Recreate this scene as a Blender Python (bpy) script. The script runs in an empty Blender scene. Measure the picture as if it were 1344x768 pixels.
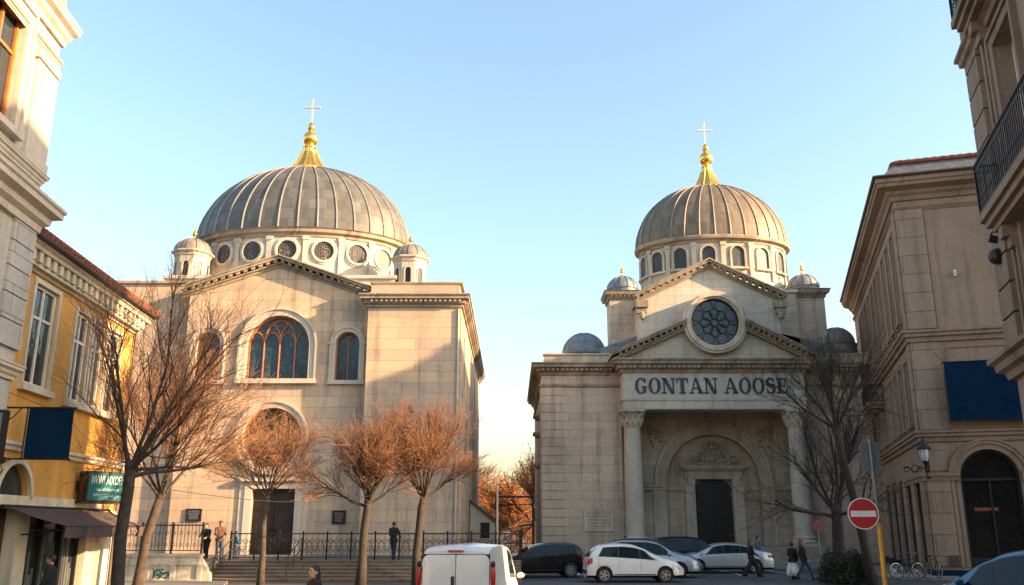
import bpy, bmesh, math, random
from mathutils import Vector, Matrix
R = math.radians
PI = math.pi
scene = bpy.context.scene
C = scene.collection
random.seed(7)

# ------------------------------------------------------------------ camera
F_PX = 1150.0
PITCH = math.atan(306/1150)
CZ = 2.3
cam = bpy.data.cameras.new('camera')
cam.sensor_width = 36.0
cam.lens = F_PX/1344*36.0
cam.clip_end = 4000
camo = bpy.data.objects.new('camera', cam)
C.objects.link(camo)
camo.location = (0, 0, CZ)
camo.rotation_euler = (PI/2+PITCH, 0, 0)
scene.camera = camo

# ------------------------------------------------------------------ light
SUN_EL, SUN_AZ = 19.0, 15.0       # azimuth: degrees from +X towards -Y
S = Vector((math.cos(R(SUN_EL))*math.cos(R(SUN_AZ)), -math.cos(R(SUN_EL))*math.sin(R(SUN_AZ)), math.sin(R(SUN_EL))))
sl = bpy.data.lights.new('sun', 'SUN')
sl.energy = 5.0
sl.angle = R(0.8)
sl.color = (1.0, 0.66, 0.35)
so = bpy.data.objects.new('sun', sl)
so.rotation_euler = S.to_track_quat('Z', 'Y').to_euler()
so.location = (60, -16, 40)
C.objects.link(so)
w = bpy.data.worlds.new('World')
scene.world = w
w.use_nodes = True
nt = w.node_tree
sky = nt.nodes.new('ShaderNodeTexSky')
sky.sky_type = 'NISHITA'
sky.sun_disc = False
sky.sun_elevation = R(SUN_EL)
sky.sun_rotation = R(90+SUN_AZ)
sky.altitude = 0
sky.air_density = 1.45
sky.dust_density = 2.2
sky.ozone_density = 2.2
nt.links.new(sky.outputs[0], nt.nodes['Background'].inputs[0])
nt.nodes['Background'].inputs[1].default_value = 0.12
scene.view_settings.view_transform = 'Standard'
scene.view_settings.look = 'None'
scene.view_settings.gamma = 1
scene.view_settings.use_curve_mapping = False
scene.view_settings.exposure = 1.75
scene.cycles.max_bounces = 5
scene.cycles.diffuse_bounces = 3
scene.cycles.glossy_bounces = 3
scene.cycles.transparent_max_bounces = 4

# ------------------------------------------------------------------ materials
class NT:
    def __init__(s, m):
        m.use_nodes = True
        s.t = m.node_tree
        s.b = s.t.nodes['Principled BSDF']
    def n(s, typ, **kw):
        nd = s.t.nodes.new('ShaderNode'+typ)
        for k, v in kw.items():
            if k.startswith('i_'):
                key = k[2:]
                nd.inputs[int(key) if key.isdigit() else key.replace('_', ' ')].default_value = v
            else:
                setattr(nd, k, v)
        return nd
    def l(s, a, b): s.t.links.new(a, b)
    def math(s, op, a, b=None):
        nd = s.n('Math', operation=op)
        for i, x in enumerate((a, b)):
            if x is None: continue
            if isinstance(x, (int, float)): nd.inputs[i].default_value = x
            else: s.l(x, nd.inputs[i])
        return nd.outputs[0]
    def mix(s, f, a, b, blend='MIX'):
        nd = s.n('MixRGB', blend_type=blend)
        for i, x in enumerate((f, a, b)):
            if isinstance(x, (int, float)): nd.inputs[i].default_value = x
            elif isinstance(x, tuple): nd.inputs[i].default_value = (*x[:3], 1)
            else: s.l(x, nd.inputs[i])
        return nd.outputs[0]
    def ramp(s, x, stops):
        nd = s.n('ValToRGB')
        e = nd.color_ramp.elements
        while len(e) < len(stops): e.new(0.5)
        for q, (p, c) in zip(e, stops):
            q.position = p
            q.color = (c, c, c, 1) if isinstance(c, (int, float)) else (*c, 1)
        s.l(x, nd.inputs[0])
        return nd.outputs[0]
    def bump(s, h, st=0.3, d=0.02):
        nd = s.n('Bump')
        nd.inputs['Strength'].default_value = st
        nd.inputs['Distance'].default_value = d
        s.l(h, nd.inputs['Height'])
        s.l(nd.outputs[0], s.b.inputs['Normal'])
    def noise(s, vec, scale, detail=4, rough=0.55):
        nd = s.n('TexNoise')
        nd.inputs['Scale'].default_value = scale
        nd.inputs['Detail'].default_value = detail
        nd.inputs['Roughness'].default_value = rough
        s.l(vec, nd.inputs['Vector'])
        return nd.outputs[0]

def mul(c, k): return tuple(x*k for x in c[:3])

def plain(name, col, rough=0.6, metal=0.0, var=0.15, scale=3.0, spec=0.5, bump=0.0):
    m = bpy.data.materials.new(name)
    t = NT(m)
    tc = t.n('TexCoord').outputs['Object']
    no = t.noise(tc, scale, 5)
    v = t.ramp(no, [(0.3, 1-var), (0.7, 1+var)])
    t.l(t.mix(1.0, col, v, 'MULTIPLY'), t.b.inputs['Base Color'])
    t.b.inputs['Roughness'].default_value = rough
    t.b.inputs['Metallic'].default_value = metal
    t.b.inputs['Specular IOR Level'].default_value = spec
    if bump: t.bump(t.noise(tc, scale*8, 4), bump, 0.02)
    return m

def stone(name, col, bw=1.9, bh=0.55, joint=0.018, jd=0.72, var=0.10, stain=0.35, bump=0.35, rough=0.88, warm=0.0):
    """coursed ashlar: horizontal coordinate x+y, vertical z, in the object's own space"""
    m = bpy.data.materials.new(name)
    t = NT(m)
    tc = t.n('TexCoord').outputs['Object']
    sx = t.n('SeparateXYZ'); t.l(tc, sx.inputs[0])
    u = t.math('ADD', sx.outputs[0], sx.outputs[1])
    cx = t.n('CombineXYZ'); t.l(u, cx.inputs[0]); t.l(sx.outputs[2], cx.inputs[1])
    uv = cx.outputs[0]
    br = t.n('TexBrick', offset=0.42, offset_frequency=2, squash=1.35, squash_frequency=3)
    t.l(uv, br.inputs['Vector'])
    br.inputs['Scale'].default_value = 1
    br.inputs['Brick Width'].default_value = bw
    br.inputs['Row Height'].default_value = bh
    br.inputs['Mortar Size'].default_value = joint
    br.inputs['Mortar Smooth'].default_value = 0.3
    br.inputs['Bias'].default_value = -0.1
    br.inputs['Color1'].default_value = (*mul(col, 1-var), 1)
    br.inputs['Color2'].default_value = (*mul((col[0]*(1+.3*warm), col[1], col[2]*(1-.5*warm)), 1+var), 1)
    br.inputs['Mortar'].default_value = (*mul(col, jd), 1)
    c = br.outputs[0]
    big = t.noise(tc, 0.22, 6, 0.65)
    c = t.mix(1.0, c, t.ramp(big, [(0.33, 1-stain*0.8), (0.52, 1.0), (0.72, 1.08)]), 'MULTIPLY')
    st = t.n('CombineXYZ')
    t.l(t.math('MULTIPLY', u, 1.6), st.inputs[0]); t.l(t.math('MULTIPLY', sx.outputs[2], 0.11), st.inputs[1])
    streak = t.noise(st.outputs[0], 1.0, 6, 0.7)
    c = t.mix(1.0, c, t.ramp(streak, [(0.34, 1-stain), (0.5, 1.0)]), 'MULTIPLY')
    fine = t.noise(tc, 9.0, 5, 0.7)
    c = t.mix(1.0, c, t.ramp(fine, [(0.3, 0.86), (0.7, 1.10)]), 'MULTIPLY')
    t.l(c, t.b.inputs['Base Color'])
    t.b.inputs['Roughness'].default_value = rough
    t.b.inputs['Specular IOR Level'].default_value = 0.25
    h = t.math('SUBTRACT', t.math('MULTIPLY', fine, 0.3), br.outputs['Fac'])
    t.bump(h, bump, 0.03)
    return m

def lead(name, col, cx, cy, n, rows=0.9, ky=1.0):
    """sheet-lead dome: panels follow the angle round the axis (cx, cy)"""
    m = bpy.data.materials.new(name)
    t = NT(m)
    tc = t.n('TexCoord').outputs['Object']
    sx = t.n('SeparateXYZ'); t.l(tc, sx.inputs[0])
    dx = t.math('SUBTRACT', sx.outputs[0], cx)
    dy = t.math('DIVIDE', t.math('SUBTRACT', sx.outputs[1], cy), ky)
    a = t.math('MULTIPLY', t.math('ARCTAN2', dy, dx), n/(2*PI))
    cc = t.n('CombineXYZ'); t.l(a, cc.inputs[0]); t.l(sx.outputs[2], cc.inputs[1])
    br = t.n('TexBrick', offset=0.0 if rows > 1.2 else 0.5)
    t.l(cc.outputs[0], br.inputs['Vector'])
    for k, v in (('Scale', 1), ('Brick Width', 1.0 if rows > 1.2 else 0.5), ('Row Height', rows), ('Mortar Size', 0.012), ('Bias', 0.0)):
        br.inputs[k].default_value = v
    br.inputs['Color1'].default_value = (*mul(col, 0.78), 1)
    br.inputs['Color2'].default_value = (*mul(col, 1.18), 1)
    br.inputs['Mortar'].default_value = (*mul(col, 0.55), 1)
    no = t.noise(tc, 1.3, 6, 0.7)
    c = t.mix(1.0, br.outputs[0], t.ramp(no, [(0.3, 0.75), (0.7, 1.2)]), 'MULTIPLY')
    t.l(c, t.b.inputs['Base Color'])
    t.b.inputs['Roughness'].default_value = 0.55
    t.b.inputs['Metallic'].default_value = 0.15
    t.bump(t.math('SUBTRACT', t.math('MULTIPLY', no, 0.6), br.outputs['Fac']), 0.3, 0.03)
    return m

def lattice(name, dark, light, scale=3.0, edge=0.05):
    m = bpy.data.materials.new(name)
    t = NT(m)
    tc = t.n('TexCoord').outputs['Object']
    vo = t.n('TexVoronoi', feature='DISTANCE_TO_EDGE')
    t.l(tc, vo.inputs['Vector'])
    vo.inputs['Scale'].default_value = scale
    vo.inputs['Randomness'].default_value = 0.55
    f = t.ramp(vo.outputs['Distance'], [(edge*0.7, 1.0), (edge, 0.0)])
    t.l(t.mix(f, dark, light), t.b.inputs['Base Color'])
    t.b.inputs['Roughness'].default_value = 0.45
    t.bump(f, 0.6, 0.03)
    return m

def glass(name, col, rough=0.08, wob=0.02, spec=0.6):
    m = bpy.data.materials.new(name)
    t = NT(m)
    tc = t.n('TexCoord').outputs['Object']
    no = t.noise(tc, 1.7, 3)
    t.l(t.mix(1.0, col, t.ramp(no, [(0.3, 0.7), (0.7, 1.4)]), 'MULTIPLY'), t.b.inputs['Base Color'])
    t.b.inputs['Roughness'].default_value = rough
    t.b.inputs['Specular IOR Level'].default_value = spec
    if wob: t.bump(t.noise(tc, 2.3, 2), wob, 0.2)
    return m

def tinted_panes(name, a, b, bw=0.18, bh=0.26):
    """leaded coloured panes: small quarries with dark cames"""
    m = bpy.data.materials.new(name)
    t = NT(m)
    tc = t.n('TexCoord').outputs['Object']
    sx = t.n('SeparateXYZ'); t.l(tc, sx.inputs[0])
    u = t.math('ADD', sx.outputs[0], sx.outputs[1])
    cx = t.n('CombineXYZ'); t.l(u, cx.inputs[0]); t.l(sx.outputs[2], cx.inputs[1])
    br = t.n('TexBrick', offset=0.0)
    t.l(cx.outputs[0], br.inputs['Vector'])
    for k, v in (('Scale', 1), ('Brick Width', bw), ('Row Height', bh), ('Mortar Size', 0.012), ('Bias', 0.0)):
        br.inputs[k].default_value = v
    br.inputs['Color1'].default_value = (*a, 1)
    br.inputs['Color2'].default_value = (*b, 1)
    br.inputs['Mortar'].default_value = (0.012, 0.012, 0.012, 1)
    no = t.noise(tc, 2.5, 4)
    t.l(t.mix(1.0, br.outputs[0], t.ramp(no, [(0.3, 0.5), (0.7, 1.6)]), 'MULTIPLY'), t.b.inputs['Base Color'])
    t.b.inputs['Roughness'].default_value = 0.18
    t.bump(br.outputs[0], 0.15, 0.02)
    return m

M = {}
M['lc_stone'] = stone('pale_ashlar', (0.57, 0.43, 0.325), 2.3, 0.62, 0.013, 0.58, 0.11, 0.38, warm=0.3)
M['rc_stone'] = stone('weathered_ashlar', (0.58, 0.475, 0.365), 2.1, 0.56, 0.013, 0.56, 0.09, 0.36)
M['rc_quoin'] = stone('weathered_quoin', (0.56, 0.46, 0.355), 6.0, 0.56, 0.028, 0.45, 0.08, 0.34)
M['trim'] = stone('moulded_stone', (0.57, 0.485, 0.38), 1.5, 9.0, 0.008, 0.7, 0.08, 0.42)
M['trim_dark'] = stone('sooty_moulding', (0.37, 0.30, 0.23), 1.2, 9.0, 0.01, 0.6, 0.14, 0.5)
M['lc_trim'] = stone('light_moulding', (0.60, 0.51, 0.41), 1.4, 9.0, 0.006, 0.75, 0.06, 0.22)
M['drum'] = stone('drum_stone', (0.60, 0.53, 0.43), 1.2, 0.9, 0.008, 0.7, 0.06, 0.3)
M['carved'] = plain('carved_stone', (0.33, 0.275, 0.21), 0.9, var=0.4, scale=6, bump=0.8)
M['gold'] = plain('gilding', (0.95, 0.56, 0.13), 0.28, 0.95, 0.15, 4)
M['gold_pale'] = plain('pale_gilding', (0.80, 0.66, 0.42), 0.4, 0.6, 0.1, 4)
M['lattice_lc'] = lattice('stone_lattice', (0.010, 0.013, 0.022), (0.17, 0.145, 0.11), 6.5, 0.08)
M['lattice_rc'] = lattice('leaded_lattice', (0.02, 0.028, 0.045), (0.09, 0.085, 0.075), 6.0, 0.05)
M['blue_pane'] = tinted_panes('blue_leaded_glass', (0.010, 0.028, 0.045), (0.020, 0.055, 0.080))
M['rose_pane'] = tinted_panes('deep_blue_glass', (0.010, 0.022, 0.038), (0.018, 0.038, 0.060), 0.3, 0.3)
M['wheel_pane'] = tinted_panes('brown_leaded_glass', (0.035, 0.018, 0.012), (0.06, 0.03, 0.02), 0.22, 0.22)
M['tracery'] = plain('reddish_timber', (0.33, 0.12, 0.045), 0.6, 0, 0.25, 5)
M['iron'] = plain('black_iron', (0.02, 0.02, 0.022), 0.5, 0.4, 0.2, 8)
M['iron_rust'] = plain('weathered_iron', (0.07, 0.055, 0.045), 0.6, 0.3, 0.3, 6)
M['door_wood'] = plain('dark_door_timber', (0.035, 0.018, 0.014), 0.55, 0, 0.35, 3)
M['door_black'] = plain('black_door_timber', (0.012, 0.010, 0.010), 0.5, 0, 0.3, 3)
M['dark_roof'] = plain('dark_roofing', (0.055, 0.052, 0.05), 0.7, 0, 0.3, 2)
M['slate'] = plain('grey_slate', (0.11, 0.115, 0.12), 0.65, 0, 0.35, 4, bump=0.4)
M['lead_blue'] = plain('blue_grey_lead', (0.145, 0.18, 0.205), 0.5, 0.1, 0.35, 2.5)
M['tile'] = plain('red_clay_tile', (0.24, 0.065, 0.035), 0.8, 0, 0.45, 5, bump=0.3)
M['yellow'] = stone('ochre_stucco', (0.62, 0.33, 0.085), 60, 60, 0.0, 1.0, 0.02, 0.28, 0.15)
M['cream'] = stone('cream_stucco', (0.62, 0.55, 0.43), 60, 60, 0.0, 1.0, 0.02, 0.3, 0.15)
M['grey_plaster'] = stone('grey_render', (0.50, 0.46, 0.40), 60, 60, 0.0, 1.0, 0.02, 0.26, 0.15)
M['grey_block'] = stone('scored_render', (0.47, 0.435, 0.385), 1.35, 0.66, 0.016, 0.5, 0.05, 0.25, 0.3)
M['brown'] = stone('brown_stucco', (0.31, 0.22, 0.16), 60, 60, 0.0, 1.0, 0.02, 0.28, 0.15)
M['brown_block'] = stone('brown_scored_stucco', (0.31, 0.225, 0.168), 7.0, 0.95, 0.02, 0.42, 0.04, 0.28, 0.3)
M['brown_trim'] = stone('brown_moulding', (0.29, 0.205, 0.15), 60, 60, 0.0, 1.0, 0.02, 0.35, 0.15)
M['taupe'] = stone('taupe_stucco', (0.25, 0.205, 0.165), 60, 60, 0.0, 1.0, 0.02, 0.28, 0.15)
M['taupe_trim'] = stone('taupe_moulding', (0.22, 0.18, 0.145), 60, 60, 0.0, 1.0, 0.02, 0.35, 0.15)
M['orange_wood'] = plain('orange_varnished_timber', (0.50, 0.15, 0.03), 0.4, 0, 0.25, 5)
M['white_wood'] = plain('white_painted_timber', (0.62, 0.58, 0.52), 0.5, 0, 0.12, 4)
M['grey_wood'] = plain('grey_painted_timber', (0.22, 0.19, 0.165), 0.55, 0, 0.15, 4)
M['window'] = glass('window_glass', (0.018, 0.028, 0.034), 0.06, 0.03)
M['window_dark'] = glass('dark_window_glass', (0.008, 0.009, 0.010), 0.12, 0.03, 0.35)
M['blind'] = plain('drawn_blind', (0.20, 0.19, 0.17), 0.8, 0, 0.15, 6)
M['banner'] = plain('navy_canvas', (0.004, 0.020, 0.050), 0.95, 0, 0.15, 2, spec=0.05)
M['teal'] = plain('teal_sign_face', (0.005, 0.125, 0.155), 0.45, 0, 0.15, 2)
M['sign_text'] = plain('pale_lettering', (0.62, 0.66, 0.64), 0.6)
M['sign_text_dim'] = plain('faded_lettering', (0.30, 0.26, 0.24), 0.8)
M['frieze_text'] = plain('navy_lettering', (0.022, 0.035, 0.058), 0.5, 0, 0.3, 3)
M['awning'] = plain('plum_canvas', (0.075, 0.05, 0.052), 0.85, 0, 0.2, 3)
M['plaque_dark'] = plain('dark_plaque', (0.016, 0.014, 0.018), 0.35, 0, 0.2, 5)
M['plaque_text'] = plain('plaque_lettering', (0.27, 0.25, 0.27), 0.5)
M['inscr'] = plain('cut_lettering', (0.16, 0.14, 0.115), 0.9)
M['white_metal'] = plain('white_enamel', (0.72, 0.72, 0.72), 0.4, 0, 0.05, 4)
M['red_metal'] = plain('red_enamel', (0.42, 0.012, 0.016), 0.4, 0, 0.10, 4)
M['yellow_metal'] = plain('yellow_paint', (0.62, 0.30, 0.02), 0.5, 0, 0.25, 5)
M['grey_metal'] = plain('galvanised_steel', (0.16, 0.18, 0.19), 0.45, 0.5, 0.2, 5)
M['lamp_glass'] = glass('frosted_lamp_glass', (0.42, 0.42, 0.42), 0.35, 0)
M['bark'] = plain('grey_bark', (0.075, 0.056, 0.043), 0.95, 0, 0.45, 7, bump=0.9)
M['bark_dark'] = plain('dark_bark', (0.048, 0.038, 0.031), 0.95, 0, 0.45, 7, bump=0.9)
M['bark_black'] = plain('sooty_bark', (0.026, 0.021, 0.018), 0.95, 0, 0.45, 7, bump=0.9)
M['twig'] = plain('red_brown_twigs', (0.24, 0.118, 0.060), 0.9, 0, 0.3, 2)
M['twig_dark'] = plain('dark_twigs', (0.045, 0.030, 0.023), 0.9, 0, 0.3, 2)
M['bud'] = plain('russet_buds', (0.44, 0.19, 0.075), 0.85, 0, 0.4, 1.5)
M['leaf_orange'] = plain('orange_dry_leaves', (0.50, 0.19, 0.04), 0.85, 0, 0.45, 1.0)
M['hedge'] = plain('dark_hedge_leaves', (0.018, 0.023, 0.012), 0.7, 0, 0.5, 3)
M['retain'] = stone('whitewashed_panel', (0.66, 0.58, 0.46), 60, 60, 0, 1, 0.02, 0.5, 0.3)
M['step'] = stone('worn_step_stone', (0.25, 0.20, 0.155), 2.4, 60, 0.012, 0.55, 0.10, 0.4)
M['rc_step'] = stone('grey_step_stone', (0.36, 0.315, 0.25), 2.0, 60, 0.012, 0.55, 0.10, 0.4)
M['graffiti'] = plain('green_spray_paint', (0.03, 0.26, 0.17), 0.6, 0, 0.4, 6)
def ground_mat(name, col, sc=1.0, rough=0.9):
    m = bpy.data.materials.new(name); t = NT(m)
    tc = t.n('TexCoord').outputs['Object']
    a = t.noise(tc, 0.35*sc, 6, 0.7); b = t.noise(tc, 40*sc, 3)
    c = t.mix(1.0, col, t.ramp(a, [(0.3, 0.7), (0.7, 1.3)]), 'MULTIPLY')
    c = t.mix(1.0, c, t.ramp(b, [(0.3, 0.8), (0.7, 1.2)]), 'MULTIPLY')
    t.l(c, t.b.inputs['Base Color']); t.b.inputs['Roughness'].default_value = rough
    t.bump(b, 0.4, 0.01)
    return m
M['asphalt'] = ground_mat('asphalt', (0.055, 0.055, 0.058))
M['paving'] = stone('paving_slabs', (0.24, 0.22, 0.19), 0.8, 0.8, 0.012, 0.5, 0.1, 0.3)
M['kerb'] = plain('kerb_stone', (0.30, 0.28, 0.25), 0.85, 0, 0.2, 3)
M['line'] = plain('worn_road_paint', (0.50, 0.48, 0.42), 0.8, 0, 0.4, 5)
M['tyre'] = plain('tyre_rubber', (0.012, 0.012, 0.012), 0.8)
M['rim'] = plain('alloy_rim', (0.45, 0.46, 0.47), 0.3, 0.8, 0.1)
M['underside'] = plain('black_plastic', (0.014, 0.014, 0.015), 0.6)
M['car_glass'] = glass('car_glass', (0.008, 0.016, 0.021), 0.05, 0.0, 0.28)
M['tail'] = plain('red_lens', (0.40, 0.012, 0.010), 0.2)
M['head'] = glass('clear_lens', (0.35, 0.37, 0.38), 0.08, 0, 0.8)
M['plate'] = plain('number_plate', (0.55, 0.55, 0.53), 0.4)
def paint(name, col, metal=0.0, rough=0.28, coat=0.6):
    m = bpy.data.materials.new(name); t = NT(m)
    tc = t.n('TexCoord').outputs['Object']
    no = t.noise(tc, 2.2, 5, 0.7)
    t.l(t.mix(1.0, col, t.ramp(no, [(0.3, 0.96), (0.7, 1.03)]), 'MULTIPLY'), t.b.inputs['Base Color'])
    t.b.inputs['Roughness'].default_value = rough
    t.b.inputs['Metallic'].default_value = metal
    t.b.inputs['Coat Weight'].default_value = coat
    t.b.inputs['Specular IOR Level'].default_value = 0.3 if coat < .3 else 0.5
    t.b.inputs['Coat Roughness'].default_value = 0.06
    return m
M['p_white'] = paint('white_car_paint', (0.62, 0.64, 0.66))
M['p_silver'] = paint('silver_car_paint', (0.42, 0.45, 0.49), 0.55)
M['p_silver_dark'] = paint('grey_silver_car_paint', (0.33, 0.37, 0.41), 0.5)
M['p_black'] = paint('black_car_paint', (0.004, 0.0045, 0.006), 0, 0.2, 0.15)
M['p_navy'] = paint('dark_blue_car_paint', (0.006, 0.013, 0.02), 0.1, 0.22, 0.25)
M['p_blue'] = paint('sky_blue_car_paint', (0.022, 0.105, 0.19), 0.25)
M['skin'] = plain('skin', (0.42, 0.24, 0.16), 0.6, 0, 0.08)
M['c_black'] = plain('black_cloth', (0.010, 0.011, 0.014), 0.9, 0, 0.2, 8)
M['c_jeans'] = plain('blue_denim', (0.022, 0.045, 0.085), 0.9, 0, 0.25, 8)
M['c_brown'] = plain('brown_cloth', (0.10, 0.055, 0.035), 0.9, 0, 0.25, 8)
M['c_white'] = plain('white_cloth', (0.58, 0.58, 0.56), 0.9, 0, 0.1, 8)
M['c_blue'] = plain('blue_patterned_cloth', (0.05, 0.13, 0.22), 0.9, 0, 0.8, 9)
M['c_red'] = plain('red_cloth', (0.36, 0.02, 0.015), 0.9)
M['hair_dark'] = plain('dark_hair', (0.012, 0.009, 0.008), 0.6)
M['hair_brown'] = plain('auburn_hair', (0.09, 0.03, 0.018), 0.6)

# ------------------------------------------------------------------ mesh builder
class MB:
    def __init__(s, off=None):
        s.v, s.f, s.mi, s.off = [], [], [], Vector(off) if off is not None else None
    def add(s, vs, fs, mi=0):
        b = len(s.v)
        s.v.extend(tuple(x) for x in vs)
        for f in fs:
            s.f.append(tuple(i+b for i in f)); s.mi.append(mi)
    def box(s, x0, x1, y0, y1, z0, z1, mi=0):
        s.add([(x0,y0,z0),(x1,y0,z0),(x1,y1,z0),(x0,y1,z0),(x0,y0,z1),(x1,y0,z1),(x1,y1,z1),(x0,y1,z1)],
              [(0,3,2,1),(4,5,6,7),(0,1,5,4),(1,2,6,5),(2,3,7,6),(3,0,4,7)], mi)
    def quad(s, a, b, c, d, mi=0): s.add([a,b,c,d], [(0,1,2,3)], mi)
    def tube(s, pts, rad, n=6, cap=True, mi=0):
        pts = [Vector(p) for p in pts]
        if not isinstance(rad, (list, tuple)): rad = [rad]*len(pts)
        vs, fs = [], []
        prev = None
        for i, p in enumerate(pts):
            d = (pts[min(i+1, len(pts)-1)]-pts[max(i-1, 0)])
            if d.length < 1e-9: d = Vector((0,0,1))
            d.normalize()
            if prev is None:
                a = d.orthogonal().normalized()
            else:
                a = prev-d*prev.dot(d)
                a = a.normalized() if a.length > 1e-6 else d.orthogonal().normalized()
            prev = a
            b = d.cross(a)
            for k in range(n):
                t = 2*PI*k/n
                vs.append(p+(a*math.cos(t)+b*math.sin(t))*rad[i])
        for i in range(len(pts)-1):
            for k in range(n):
                fs.append((i*n+k, i*n+(k+1)%n, (i+1)*n+(k+1)%n, (i+1)*n+k))
        if cap and n > 2:
            fs.append(tuple(range(n-1, -1, -1))); fs.append(tuple((len(pts)-1)*n+k for k in range(n)))
        s.add(vs, fs, mi)
    def lathe(s, cx, cy, prof, n=32, ky=1.0, mi=0, a0=0.0):
        vs, fs = [], []
        for r, z in prof:
            for k in range(n):
                t = 2*PI*k/n+a0
                vs.append((cx+r*math.cos(t), cy+ky*r*math.sin(t), z))
        for i in range(len(prof)-1):
            for k in range(n):
                fs.append((i*n+k, i*n+(k+1)%n, (i+1)*n+(k+1)%n, (i+1)*n+k))
        fs.append(tuple(range(n-1, -1, -1))); fs.append(tuple((len(prof)-1)*n+k for k in range(n)))
        s.add(vs, fs, mi)
    def sphere(s, c, r, n=12, m=8, sc=(1,1,1), mi=0):
        vs, fs = [], []
        for i in range(m+1):
            p = PI*i/m
            for k in range(n):
                t = 2*PI*k/n
                vs.append((c[0]+r*sc[0]*math.sin(p)*math.cos(t), c[1]+r*sc[1]*math.sin(p)*math.sin(t), c[2]+r*sc[2]*math.cos(p)))
        for i in range(m):
            for k in range(n):
                fs.append((i*n+k, (i+1)*n+k, (i+1)*n+(k+1)%n, i*n+(k+1)%n))
        s.add(vs, fs, mi)
    def sweep(s, path, prof, closed=False, mi=0):
        """profile of (outward d, z) along an XY polyline; outward is to the right of travel; mitred"""
        n = len(path); P = [Vector((p[0], p[1])) for p in path]
        nor = []
        segs = [(P[(i+1) % n]-P[i]).normalized() for i in range(n if closed else n-1)]
        for i in range(n):
            if closed: a, b = segs[i-1], segs[i]
            else: a, b = segs[max(i-1, 0)], segs[min(i, n-2)]
            na, nb = Vector((a.y, -a.x)), Vector((b.y, -b.x))
            m_ = (na+nb)
            m_ = m_/max(m_.length_squared/2, 0.2)
            nor.append(m_)
        vs, fs = [], []
        k = len(prof)
        for i in range(n):
            for d, z in prof:
                q = P[i]+nor[i]*d
                vs.append((q.x, q.y, z))
        for i in range(n if closed else n-1):
            j = (i+1) % n
            for q in range(k):
                fs.append((i*k+q, j*k+q, j*k+(q+1) % k, i*k+(q+1) % k))
        if not closed:
            fs.append(tuple(range(k))); fs.append(tuple((n-1)*k+q for q in range(k-1, -1, -1)))
        s.add(vs, fs, mi)

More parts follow.
